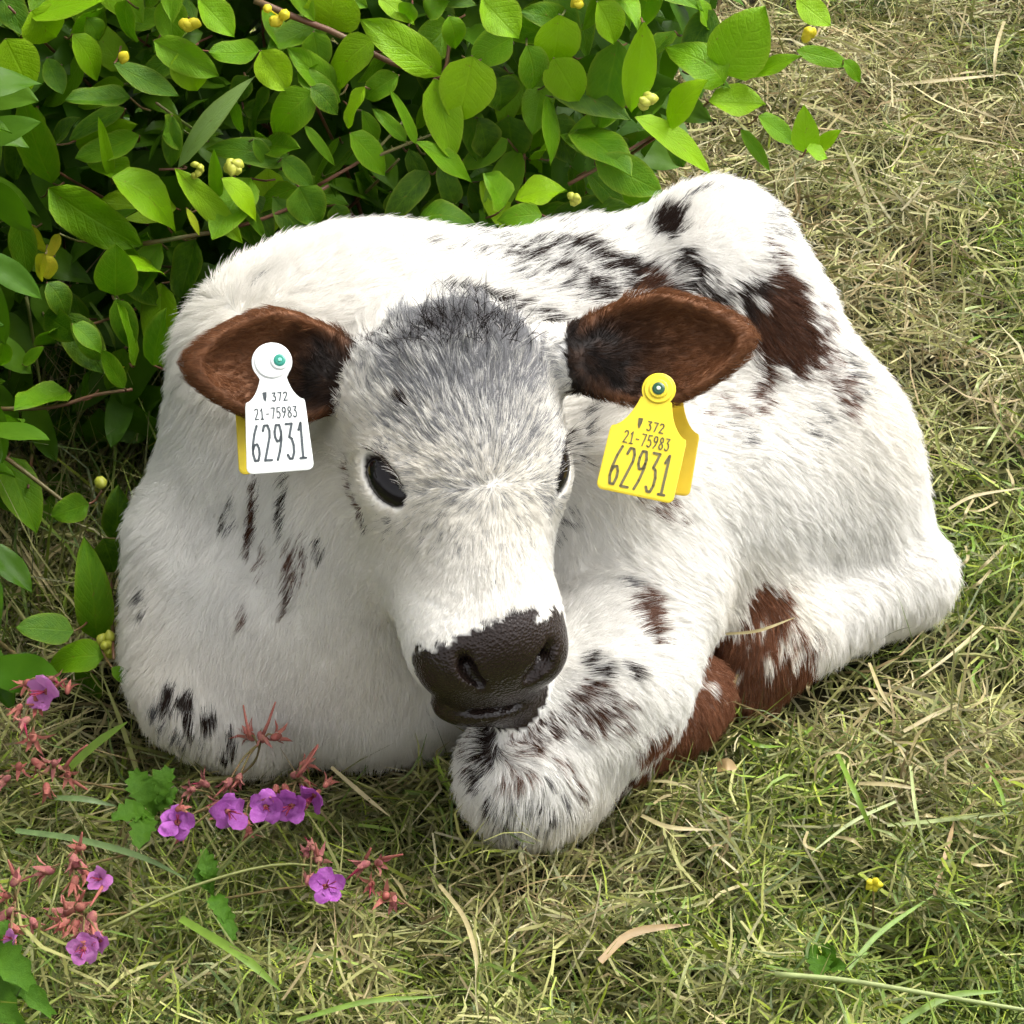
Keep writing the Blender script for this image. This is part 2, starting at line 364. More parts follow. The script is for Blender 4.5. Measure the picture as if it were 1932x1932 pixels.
for a in [  # back
    (1060, 458, 70, 10, 22, .95, DARK), (1140, 490, 130, 15, 27, .99, DARK), (1230, 545, 70, 24, 30, .97, BROWN), (1160, 575, 75, 38, 18, .85, BROWN), (1190, 525, 110, 55, 28, .62, DARK),
    (1060, 470, 110, 34, 20, .52, DARK), (930, 455, 120, 34, 5, .42, GREY), (1010, 495, 130, 40, 15, .50, DARK), (1000, 530, 100, 24, 18, .36, GREY), (860, 475, 90, 24, 8, .32, GREY), (1290, 540, 70, 50, 40, .58, DARK),
    (1110, 545, 75, 40, 25, .55, DARK), (1330, 560, 55, 36, 40, .72, DARK), (1290, 490, 46, 26, 50, .78, DARK), (1330, 520, 40, 20, 40, .6, DARK), (1000, 440, 90, 14, 8, .45, DARK), (1120, 440, 80, 14, 10, .4, GREY),
    # hip and flank
    (1255, 425, 40, 50, -25, 1.0, DARK), (1300, 375, 70, 16, -25, .42, GREY), (1380, 350, 60, 20, 0, .25, GREY), (1455, 420, 28, 70, 10, .5, GREY), (1455, 480, 30, 55, 0, .55, BROWN),
    (1465, 600, 88, 100, -8, .99, BROWN), (1500, 650, 62, 66, 0, .95, BROWN), (1425, 560, 50, 45, 0, .97, DARK), (1385, 545, 16, 26, 20, .8, DARK), (1440, 690, 22, 50, 0, .9, BROWN), (1550, 650, 55, 95, -15, .5, RUST),
    (1590, 745, 28, 60, -15, .55, RUST), (1600, 700, 40, 70, -15, .4, GREY), (1560, 800, 60, 60, 0, .25, GREY), (1430, 740, 22, 50, -10, .55, RUST), (1480, 540, 45, 35, 0, .9, BROWN),
    (1370, 760, 60, 16, 30, .40, RUST), (1390, 800, 55, 20, 35, .38, GREY), (1330, 790, 40, 18, 30, .3, RUST), (1400, 840, 30, 12, 40, .35, GREY), (1250, 955, 60, 26, 20, .45, RUST), (1740, 1055, 14, 14, 0, .4, RUST), (1560, 620, 40, 25, 40, .35, DARK),
    # near forearm and knee
    (1212, 1150, 34, 62, -18, .80, RUST), (1225, 1180, 24, 50, -18, .75, BROWN), (1185, 1105, 34, 16, 25, .5, GREY), (1120, 1255, 36, 22, 60, .70, DARK), (1185, 1260, 26, 16, 60, .5, DARK), (1110, 1330, 50, 60, 20, .62, BROWN), (1030, 1370, 70, 22, -35, .55, BROWN),
    (1150, 1340, 60, 50, 50, .35, RUST), (925, 1400, 22, 44, 5, .95, DARK), (905, 1460, 14, 34, 0, .9, DARK), (890, 1410, 12, 40, 15, .7, BROWN), (975, 1440, 60, 50, 60, .35, RUST), (1000, 1500, 110, 70, 40, .25, GREY), (930, 1520, 14, 40, -30, .6, DARK), (960, 1545, 50, 14, 50, .6, DARK),
    (900, 1550, 12, 40, -25, .6, DARK), (1040, 1530, 60, 12, 45, .5, DARK), (1090, 1490, 50, 14, 45, .4, BROWN), (960, 1570, 40, 12, 40, .55, DARK), (1010, 1450, 50, 12, 50, .4, GREY), (1060, 1440, 60, 14, 50, .3, RUST), (1080, 1530, 26, 14, 30, .5, DARK),
    # brown lower legs
    (1305, 1345, 80, 70, -45, 1.0, TAN), (1350, 1270, 50, 55, -45, .97, TAN), (1240, 1400, 50, 45, -45, .96, TAN), (1180, 1470, 50, 30, -45, .9, BROWN), (1390, 1240, 70, 60, 0, .95, BROWN), (1450, 1145, 48, 60, 20, .97, TAN), (1430, 1220, 75, 50, -10, .93, TAN), (1490, 1210, 40, 45, 0, .6, TAN), (1540, 1215, 50, 25, -10, .3, RUST), (1370, 1290, 70, 60, 0, .9, BROWN),
    # off side
    (480, 960, 13, 85, 3, .92, BROWN), (536, 950, 9, 66, 5, .9, DARK), (432, 962, 12, 36, 15, .7, DARK), (440, 985, 22, 12, 60, .5, GREY), (553, 1070, 26, 60, 5, .55, RUST), (545, 1120, 12, 40, 10, .6, BROWN), (603, 1030, 8, 24, -15, .6, DARK), (575, 1040, 10, 46, 0, .45, RUST), (500, 1040, 10, 50, 5, .35, RUST),
    (460, 550, 40, 16, -40, .40, GREY), (345, 700, 34, 12, -55, .40, GREY), (272, 1130, 11, 32, -10, .65, GREY), (420, 700, 40, 14, -50, .15, GREY), (360, 1030, 8, 24, 0, .2, GREY), (460, 1150, 12, 30, -20, .25, RUST),
    (352, 1322, 20, 28, 0, .98, DARK), (318, 1312, 14, 38, 10, .9, DARK), (360, 1365, 10, 28, -15, .85, DARK), (392, 1352, 12, 28, -20, .9, DARK), (402, 1335, 10, 16, 0, .7, DARK), (438, 1388, 11, 30, -20, .85, DARK), (300, 1345, 20, 44, 0, .5, GREY), (345, 1400, 12, 40, -10, .5, GREY), (378, 1400, 9, 30, -15, .45, GREY), (425, 1425, 10, 24, -20, .75, DARK), (330, 1400, 20, 30, 0, .35, GREY),
    # face
    (900, 600, 190, 75, 0, .85, LG), (900, 590, 170, 45, 0, .35, GREY), (870, 560, 75, 22, 0, .92, BLACK), (940, 575, 60, 20, 15, .75, DARK), (700, 645, 30, 44, 30, .60, DARK), (740, 640, 60, 24, -35, .55, DARK), (1010, 600, 80, 24, 20, .45, DARK), (890, 690, 215, 90, 0, .72, LG), (900, 770, 215, 110, 0, .52, LG), (905, 860, 215, 120, 0, .34, LG), (920, 950, 190, 110, 0, .20, LG), (1050, 860, 70, 130, 0, .45, LG), (760, 960, 90, 90, 0, .12, GREY), (765, 760, 14, 14, 0, .85, DARK), (770, 720, 46, 10, 10, .50, DARK), (785, 790, 20, 50, -30, .35, GREY), (880, 640, 80, 14, 30, .5, DARK), (820, 690, 60, 14, 10, .4, DARK),
    (725, 850, 36, 16, 50, .50, GREY), (662, 900, 9, 40, -8, .6, RUST), (682, 965, 10, 40, -18, .75, RUST), (690, 985, 9, 18, -10, .8, DARK), (800, 880, 14, 60, -30, .25, GREY), (850, 960, 26, 46, -20, .22, GREY), (1090, 850, 24, 90, 8, .28, GREY), (1080, 720, 40, 60, 0, .25, GREY), (735, 985, 7, 24, -5, .45, GREY), (1060, 980, 30, 60, 25, .25, GREY),
    (975, 1165, 34, 12, -20, .85, BLACK), (930, 1175, 22, 10, 0, .55, BLACK), (925, 1105, 8, 10, 0, .4, GREY), (830, 1215, 14, 16, 0, .45, BLACK), (640, 770, 30, 30, 0, .2, GREY),
]: mark(*a)
LITE = []
CAPS = [((0.060, -0.095, 0.040), (0.175, 0.005, 0.040), 0.047, TAN, 0.03), ((0.240, 0.052, 0.052), (0.205, 0.010, 0.02), 0.055, TAN, 0.03)]
def spot(u, v, ru, rv, ang):
    p, n = hit(u, v)
    if p is not None:
        a = math.radians(ang); e1 = _R * math.cos(a) - _U * math.sin(a); e1 = unit(e1 - (e1 @ n) * n); LITE.append((p, e1, np.cross(n, e1), n, ru * MM, rv * MM))
for a in [(1302, 1312, 16, 20, 20), (1475, 1215, 10, 34, 15), (1490, 1195, 8, 26, 15), (1450, 1245, 9, 20, 0), (1395, 1270, 9, 12, 0), (1462, 1112, 8, 6, 0), (1500, 1235, 10, 24, 10), (1330, 1290, 10, 14, 30), (1270, 1360, 8, 10, 0), (1440, 1180, 7, 18, 10), (1415, 1215, 6, 16, 10), (1385, 570, 8, 22, 0), (1420, 560, 10, 8, 40)]: spot(*a)

def to_head(P):
    d = P - HO; return d @ HS, d @ HA, d @ HN
def to_muzzle(P):
    q = np.stack(to_head(P), 1) - MO; m = q @ MR.T; return m[:, 0], m[:, 1], m[:, 2]
def pad_mask(P):
    """bare skin of nose and lips: 1 inside"""
    s, d, o = to_muzzle(P); nz = (vnoise(P, 110, 3) - 0.5) * 0.016 + (vnoise(P, 420, 4) - 0.5) * 0.007
    hd = sample(DH, P)
    top = d + 0.050 - 0.016 * ((s - 0.008) / 0.05) ** 2 + nz
    sid = o + 0.009 - 0.30 * np.clip(np.abs(s + 0.004) - 0.034, 0, 1) + 0.35 * np.clip(d - 0.02, 0, 1) + nz * 0.8
    m = np.minimum(top, sid)
    m = np.where((np.abs(s) < 0.075) & (d < 0.085) & (hd < sample(DB, P)), m, -1)
    return np.clip(m / 0.0012 + 0.5, 0, 1)
def ear_info(P):
    """(inside ear 0..1, colour)"""
    wgt = np.zeros(len(P)); col = np.zeros((len(P), 3)); inner = np.zeros(len(P))
    for (c, R, L, half), T in zip(EARS, TE):
        de = sample(T, P); q = (P - c) @ R.T; x = q[:, 0] / (L / 2); y = q[:, 1] / half
        m = (de < 0.006) & (de <= sample(D0, P) + 0.002) & (x > -1.02)
        rr = np.sqrt(np.clip(x + 0.05, -2, 2) ** 2 + y ** 2)
        k = np.clip((x + 0.55) / 0.95, 0, 1); k = np.maximum(k, np.clip((rr - 0.72) / 0.2, 0, 1) * np.clip((x + 0.95) / 0.5, 0, 1)); k = k + 0.45 * np.clip(-y - 0.1, 0, 1); k = np.clip(k, 0, 1); k = k * k * (3 - 2 * k)
        k = np.clip(k + (vnoise(P, 160, 9) - 0.5) * 0.45, 0, 1)
        cc = BLACK * (1 - k[:, None]) + EARB * k[:, None]
        back = q[:, 2] < -0.012; cc[back] = EARB * 0.9
        wgt = np.where(m, 1.0, wgt); col = np.where(m[:, None], cc, col)
    return wgt, col
D0 = smin(DB, DH, 0.034)
def coat(P, rnd, rnd2, soft=False):
    """colour of the hair growing at P; rnd decides which hairs are dark"""
    p = np.zeros(len(P)); col = np.tile(DARK, (len(P), 1))
    for (c, e1, e2, n, ru, rv, dens, cc) in MARKS:
        q = P - c; near = np.abs(q).max(1) < max(ru, rv) * 1.5 + 0.01
        if not near.any(): continue
        qq = q[near]; dd = np.sqrt((qq @ e1 / ru) ** 2 + (qq @ e2 / rv) ** 2 + (qq @ n / max(ru, rv, 0.012)) ** 2)
        dd = dd * (0.82 + 0.36 * vnoise(P[near], 130, 7))
        wv = dens * np.clip((1.25 - dd) / 0.55, 0, 1); i = np.where(near)[0]; up = wv > p[i]
        p[i[up]] = wv[up]; col[i[up]] = cc
    for (a, b, r, cc, sf) in CAPS:
        a, b = np.array(a), np.array(b); ba = b - a; h = (P - a) @ ba / (ba @ ba); dd = np.linalg.norm(P - a - np.clip(h, 0, 1)[:, None] * ba, axis=1)
        wv = np.where(dd < r, np.clip((h + 0.05 + (vnoise(P, 60, 12) - 0.5) * 0.4) / 0.25, 0, 0.985), 0); up = wv > p; p[up] = wv[up]; col[up] = cc
    for (c, e1, e2, n, ru, rv) in LITE:
        q = P - c; near = np.abs(q).max(1) < 0.04
        qq = q[near]; dd = np.sqrt((qq @ e1 / ru) ** 2 + (qq @ e2 / rv) ** 2 + (qq @ n / max(ru, rv)) ** 2)
        i = np.where(near)[0]; p[i] *= np.clip((dd - 0.75) / 0.4, 0, 1)
    if soft: k = p ** 1.3 * 0.92
    else: k = np.clip((p - rnd) / 0.06 + 0.5, 0, 1)
    cream = np.clip(vnoise(P, 9, 71) * 1.6 - 0.6, 0, 1)[:, None] * np.array([0.02, 0.05, 0.11]) + np.clip((0.07 - P[:, 2:3]) / 0.07, 0, 1) * np.array([0.05, 0.08, 0.15])
    wh = WHITE[None] * (1 - 0.08 * rnd2[:, None]) * (1 - cream)
    out = wh * (1 - k[:, None]) + col * (0.75 + 0.5 * rnd2[:, None]) * k[:, None]
    we, ce = ear_info(P); out = np.where(we[:, None] > 0.5, ce * (0.7 + 0.6 * rnd2[:, None]), out)
    return out

# ---- skin mesh
n_v = len(BV)
skin = coat(BV, np.zeros(n_v), rng.random(n_v), soft=True)
pad = pad_mask(BV)
PADC = np.array([0.017, 0.0105, 0.0085])
eye_rim = np.zeros(n_v)
for q in (-1, 1):
    r = (BV - hl(q * 0.079, 0.135, -0.036)) @ EYE_FR[q].T; k = np.sqrt((r[:, 0] / 0.0265) ** 2 + (r[:, 1] / 0.0135) ** 2)
    eye_rim = np.maximum(eye_rim, np.clip((1.02 - k) / 0.08, 0, 1) * (np.abs(r[:, 2]) < 0.03))
inear, _ = ear_info(BV)
skin = skin * (1 - eye_rim[:, None]) + np.array([0.02, 0.014, 0.012]) * eye_rim[:, None]
skin = skin * (1 - pad[:, None]) + PADC * pad[:, None]
m = N('calf_skin'); a = m.attr('coat'); pd = m.attr('pad')
tc = m.n('TexCoord'); vor = m.n('TexVoronoi', i_Scale=420.0); m.l(tc.outputs['Object'], vor.inputs['Vector'])
sep = m.n('SeparateColor'); m.l(pd, sep.inputs[0])
mul = m.n('Math', operation='MULTIPLY'); m.l(sep.outputs[0], mul.inputs[0]); m.l(vor.outputs['Distance'], mul.inputs[1])
rg = m.n('MapRange', i_To_Min=0.75, i_To_Max=0.21); m.l(sep.outputs[0], rg.inputs[0])
SKIN = m.pbr(a, rg.outputs[0], 0.4, m.bump(mul.outputs[0], 0.5, 0.0012))
calf = empty('calf', (0.03, 0.10, 0.0), 'white calf with dark flecks and brown ears lying curled on the mown grass', 'calf')
OFF = np.array([0.03, 0.10, 0.0])
me = np_mesh('body', BV - OFF, BQ, [SKIN]); set_col(me, 'coat', skin); set_col(me, 'pad', np.repeat(pad[:, None], 3, 1))
body = link(bpy.data.objects.new('body', me), calf)

# ---- eyes
def sphere(name, c, R, r, mat, parent, nu=24, nv=16):
    V = []; Fq = []
    for i in range(nv + 1):
        th = math.pi * i / nv
        for j in range(nu):
            ph = 2 * math.pi * j / nu; l = np.array([math.sin(th) * math.cos(ph) * r[0], math.sin(th) * math.sin(ph) * r[1], math.cos(th) * r[2]]); V.append(c + R.T @ l)
    for i in range(nv):
        for j in range(nu): Fq.append((i * nu + j, (i + 1) * nu + j, (i + 1) * nu + (j + 1) % nu, i * nu + (j + 1) % nu))
    return mesh_obj(name, V, Fq, mat, parent)
EYEM = N('eye_dark').pbr((0.008, 0.006, 0.007), 0.12, 0.35)
for q in (-1, 1):
    sphere('eye', hl(q * 0.0665, 0.135, -0.0475) - OFF, EYE_FR[q], (0.0265, 0.0172, 0.0160), EYEM, calf)

# ---- hair
HAIRM = N('calf_hair'); ha = HAIRM.attr('hair'); HAIRM = HAIRM.pbr(ha, 0.6, 0.15, trans=ha, trans_fac=0.4)
scene.render.hair_type = 'STRIP'
def hair_object(name, pts, rad, col, parent, mat):
    """pts (n,k,3) rad (n,k) col (n,3)"""
    n, k, _ = pts.shape; hc = bpy.data.hair_curves.new(name); hc.add_curves([k] * n)
    hc.attributes['position'].data.foreach_set('vector', np.ascontiguousarray(pts, np.float32).ravel())
    ra = hc.attributes.get('radius') or hc.attributes.new('radius', 'FLOAT', 'POINT'); ra.data.foreach_set('value', np.ascontiguousarray(rad, np.float32).ravel())
    ca = hc.attributes.new('hair', 'FLOAT_COLOR', 'CURVE'); c = np.ones((n, 4), np.float32); c[:, :3] = col; ca.data.foreach_set('color', c.ravel())
    hc.materials.append(mat); o = bpy.data.objects.new(name, hc); return link(o, parent)
def flow(P, Nn):
    """lie of the coat: back along the trunk and down the sides, outwards from the whorl of the forehead"""
    bd, hd = sample(DB, P), sample(DH, P); wh = np.clip((bd - hd) / 0.03 + 0.5, 0, 1)[:, None]
    side = 1 - np.clip(Nn[:, 2:3], 0, 1) ** 2
    tb = np.array([0.80, 0.40, -0.05]) * (1 - 0.55 * side) + np.array([0, 0, -1.0]) * side * 1.0
    front = np.clip(-P[:, 0:1] / 0.12, 0, 1) * side; tb = tb + front * np.array([-0.55, -0.05, -0.4])
    leg = np.clip((0.12 - P[:, 2:3]) / 0.05, 0, 1) * np.clip((P[:, 0:1] + 0.05) / 0.05, 0, 1)
    tb = tb + leg * np.array([-0.45, -0.35, -0.2])
    wp = hl(0, 0.150, 0.0); th = P - wp; th = th / (np.linalg.norm(th, axis=1)[:, None] + 1e-6); th = th + np.where((P - HO) @ HA < 0.15, -0.3, 0.35)[:, None] * HA
    t = tb * (1 - wh) + th * wh
    for (c, R, L, half), T in zip(EARS, TE):
        m = sample(T, P) < 0.006; t[m] = R[0] * 0.8 + (P[m] - c) / 0.05 * 0.6
    t = t + (np.stack([vnoise(P, 45, 21), vnoise(P, 45, 22), vnoise(P, 45, 23)], 1) - 0.5) * 0.6
    t = t - (t * Nn).sum(1)[:, None] * Nn; return t / (np.linalg.norm(t, axis=1)[:, None] + 1e-6), wh[:, 0]
def grow(n):
    view = FN @ unit(CAM - np.array([0, 0, 0.2])); dens = FA * np.where(view > -0.25, 1.0, 0.35)
    cen = BV[BQ].mean(1); dens = dens * np.where(cen[:, 2] < 0.004, 0.1, 1.0) * (1 + 0.5 * (sample(DH, cen) < 0.005))
    padq = pad[BQ].mean(1); rim = eye_rim[BQ].mean(1); dens = dens * (padq < 0.3) * (rim < 0.25)
    f = rng.choice(len(BQ), n, p=dens / dens.sum()); a, b = rng.random((2, n, 1))
    q = BV[BQ[f]]; P = q[:, 0] * (1 - a) * (1 - b) + q[:, 1] * a * (1 - b) + q[:, 2] * a * b + q[:, 3] * (1 - a) * b
    qn = VN[BQ[f]]; Nn = qn[:, 0] * (1 - a) * (1 - b) + qn[:, 1] * a * (1 - b) + qn[:, 2] * a * b + qn[:, 3] * (1 - a) * b
    Nn /= np.linalg.norm(Nn, axis=1)[:, None]; return P, Nn
NH = 380000
NCL = 42000
CP, CN = grow(NCL); kd = KDTree(NCL)
for i, p in enumerate(CP): kd.insert(p, i)
kd.balance()
HP, HNn = grow(NH); cl = np.array([kd.find(p)[1] for p in HP])
T, whd = flow(HP, HNn); CT, cwh = flow(CP, CN)
def hair_len(P, wh):
    s, t, h = to_head(P); L = 0.0105 + 0.006 * vnoise(P, 12, 31)
    L = np.where(P[:, 2] > 0.30, L * 1.3, L)
    face = np.clip(0.0105 - 0.030 * (t - 0.10), 0.0045, 0.013); face = np.where(t < 0.06, face * 1.25, face)
    L = L * (1 - wh) + face * wh
    for T_ in TE: L = np.where(sample(T_, P) < 0.005, 0.0085, L)
    ms, md, mo = to_muzzle(P); L = np.where((np.abs(ms) < 0.08) & (md > -0.055) & (mo > -0.05) & (wh > 0.5), np.minimum(L, 0.0042), L)
    er = np.full(len(P), 9.0)
    for q in (-1, 1): er = np.minimum(er, np.linalg.norm(P - hl(q * 0.079, 0.135, -0.036), axis=1))
    return np.where(er < 0.034, np.minimum(L, 0.0055), L)
CL_R = rng.random(NCL); CL_L = 0.75 + 0.5 * rng.random(NCL)
HL_ = hair_len(HP, whd) * CL_L[cl] * (0.75 + 0.5 * rng.random(NH))
CLL = hair_len(CP, cwh) * CL_L
lift = 0.50 + 0.25 * rng.random(NH) + 0.25 * (CL_R[cl] - 0.5)
inear_h, _ = ear_info(HP); lift = np.where(inear_h > 0.5, 0.65, lift)
KP = 5; S = np.linspace(0, 1, KP)[None, :, None]
poll = np.clip((0.075 - to_head(HP)[1]) / 0.04, 0, 1) * whd
jit = rng.normal(0, 1, (NH, 1, 3)) * 0.10
curl = (np.stack([vnoise(HP, 90, 41), vnoise(HP, 90, 42), vnoise(HP, 90, 43)], 1) - 0.5)[:, None, :] * (0.5 + 2.2 * poll[:, None, None])
L3 = HL_[:, None, None]
pts = HP[:, None, :] + L3 * (HNn[:, None, :] * (lift[:, None, None] * S - 0.30 * S ** 2) + T[:, None, :] * (0.75 * S + 0.15 * S ** 2) + (jit + curl * S) * S)
ctip = CP + CLL[:, None] * (CN * 0.28 + CT * 0.9)
pull = (0.42 * S ** 1.5) * np.clip(1.2 - np.linalg.norm(HP - CP[cl], axis=1)[:, None, None] / 0.010, 0, 1)
croot = CP[cl][:, None, :]; cpath = croot + (ctip[cl][:, None, :] - croot) * S
pts = pts + (cpath - pts) * pull
hcol = coat(HP * 0.35 + CP[cl] * 0.65, np.clip(CL_R[cl] * (0.75 - 0.35 * whd) + (0.25 + 0.35 * whd) * rng.random(NH), 0, 1), rng.random(NH))
rad = np.array([1.0, 0.95, 0.8, 0.55, 0.15])[None, :] * np.where(inear_h > 0.5, 0.00014, 0.00018)[:, None] * (0.8 + 0.4 * rng.random((NH, 1)))
o = hair_object('coat', pts - OFF, rad, hcol, calf, HAIRM); o['kind'] = 'stuff'

# ---- long hairs: poll tuft, lashes, whiskers
def tuft():
    P = []; Rd = []; C = []
    for i in range(420):
        s = np.clip(rng.normal(-0.010, 0.026), -0.06, 0.05); base = hl(s, 0.018 + rng.random() * 0.03, -0.03); d = Vector(unit(CAM - base))
        loc, nor, ix, ds = BVH.find_nearest(Vector(hl(s, 0.012 + 0.03 * rng.random() + 2.5 * s * s, -0.030 + 0.02 * rng.random())))
        p = np.array(loc); n = np.array(nor); L = 0.013 + 0.016 * rng.random(); dr = unit(n * 0.8 - HA * 0.75 + rng.normal(0, 0.35, 3)); cu = rng.normal(0, 0.6, 3)
        P.append([p + L * (dr * t + cu * t * t * 0.6 - n * 0.25 * t ** 3) for t in np.linspace(0, 1, KP)]); Rd.append(np.array([1, 1, .9, .6, .2]) * 0.00028)
        C.append(BLACK if rng.random() < 0.62 else GREY * 1.5)
    return np.array(P), np.array(Rd), np.array(C)
P, Rd, C = tuft(); hair_object('poll_tuft', P - OFF, Rd, C, calf, HAIRM)['kind'] = 'stuff'
P, Rd, C = [], [], []
for q in (-1, 1):
    el, ew, en = EYE_FR[q]; c = hl(q * 0.079, 0.135, -0.036); up = ew if (ew @ -HA) > 0 else -ew
    for i in range(70):
        x = rng.uniform(-0.95, 0.6); b = c + el * 0.0275 * x + up * 0.0140 * math.sqrt(max(0, 1 - x * x)) - en * 0.001
        dr = unit(en * 0.8 + up * 0.35 - el * 0.4 + rng.normal(0, 0.15, 3)); L = 0.010 + 0.009 * rng.random()
        P.append([b + L * (dr * t - HN * 0.0 + (-up * 0.35) * t * t) for t in np.linspace(0, 1, KP)]); Rd.append(np.array([1, .9, .7, .5, .15]) * 0.00022); C.append(DARK if rng.random() < .7 else WHITE * .7)
P, Rd, C = np.array(P), np.array(Rd), np.array(C)
hair_object('eyelashes', P - OFF, Rd, C, calf, HAIRM)['kind'] = 'stuff'
P, Rd, C = [], [], []
for i in range(120):                                    # whiskers of lips and chin
    s, dd = rng.uniform(-0.06, 0.06), rng.uniform(-0.03, 0.065)
    loc, nor, ix, ds = BVH.find_nearest(Vector(hl(*ml(s, dd, 0.03 if abs(s) < 0.045 else 0.0)))); p, n = np.array(loc), np.array(nor)
    if pad_mask(p[None])[0] > 0.4: continue
    dr = unit(n + HS * np.sign(s) * 0.5 + HA * 0.3 + rng.normal(0, 0.25, 3)); L = rng.uniform(0.012, 0.030); sag = rng.normal(0, 0.2, 3) - np.array([0, 0, 0.25])
    P.append([p + L * (dr * t + sag * t * t) for t in np.linspace(0, 1, KP)]); Rd.append(np.array([1, .9, .7, .5, .2]) * 0.00016); C.append(WHITE if rng.random() < .7 else DARK)
P, Rd, C = np.array(P), np.array(Rd), np.array(C)
hair_object('whiskers', P - OFF, Rd, C, calf, HAIRM)['kind'] = 'stuff'
# ================================================================== ear tags
STROKES = {
 '6': [[(.78, 0), (.42, .24), (.14, .56), (.10, .78), (.28, .98), (.70, .98), (.90, .80), (.88, .64), (.68, .52), (.34, .54), (.13, .68)]],
 '2': [[(.08, .16), (.28, .01), (.70, .01), (.90, .16), (.86, .34), (.10, .99), (.95, .99)]],
 '9': [[(.22, 1), (.58, .76), (.86, .44), (.90, .22), (.72, .02), (.30, .02), (.10, .20), (.12, .36), (.32, .48), (.66, .46), (.87, .32)]],
 '3': [[(.10, .01), (.86, .01), (.42, .38), (.72, .43), (.90, .62), (.88, .82), (.64, .99), (.30, .99), (.08, .88)]],
 '1': [[(.20, .20), (.52, .0), (.52, 1.0)], [(.16, 1.0), (.88, 1.0)]],
 '5': [[(.88, .01), (.20, .01), (.14, .44), (.58, .38), (.88, .56), (.90, .80), (.64, .99), (.30, .99), (.08, .88)]],
 '7': [[(.08, .01), (.92, .01), (.40, 1.0)]],
 '8': [[(.5, .46), (.18, .32), (.18, .14), (.40, .01), (.62, .01), (.84, .14), (.84, .32), (.5, .46), (.12, .66), (.12, .84), (.34, .99), (.68, .99), (.90, .84), (.90, .66), (.5, .46)]],
 '-': [[(.2, .55), (.8, .55)]],
 # small harp-shaped emblem
 'h': [[(.15, .05), (.85, .02), (.80, .45), (.55, .98), (.30, .70), (.15, .05)], [(.35, .10), (.42, .75)], [(.52, .10), (.55, .80)], [(.68, .10), (.66, .60)]],
}
def printed(text, x0, y0, cw, ch, gap, lw):
    """flat stroke lettering -> 2D verts, faces (y downwards)"""
    V, Fc = [], []; x = x0
    for chh in text:
        for pl in STROKES.get(chh, []):
            pts = [np.array([x + p[0] * cw, y0 + p[1] * ch]) for p in pl]
            for a, b in zip(pts[:-1], pts[1:]):
                d = b - a; d = d / (np.linalg.norm(d) + 1e-9); nrm = np.array([-d[1], d[0]]) * lw / 2; i = len(V)
                V += [a + nrm, b + nrm, b - nrm, a - nrm]; Fc.append((i, i + 1, i + 2, i + 3))
            for a in pts:
                i = len(V); V += [a + lw / 2 * np.array([math.cos(t), math.sin(t)]) for t in np.arange(8) * math.pi / 4]; Fc.append(tuple(range(i, i + 8)))
        x += cw + gap
    return V, Fc
def tag_outline(knob, neck, shy, shw, boty, botw, cr=0.005):
    """right half from the top of the knob down, then mirrored"""
    half = [(knob * math.sin(a), -knob * math.cos(a)) for a in np.linspace(0, math.radians(128), 12)]
    nx, ny = neck; half.append((nx, ny))
    for t in np.linspace(0.15, 1, 8):
        s = t * t * (3 - 2 * t); half.append((nx + (shw - nx) * (0.55 * t + 0.45 * t * t), ny + (shy - ny) * (1 - (1 - t) ** 1.5)))
    half.append((shw + 0.0008, shy + 0.003))
    for a in np.linspace(0, math.pi / 2, 5): half.append((botw - cr + cr * math.cos(a), boty - cr + cr * math.sin(a)))
    return half + [(-x, y) for x, y in half[:0:-1]]
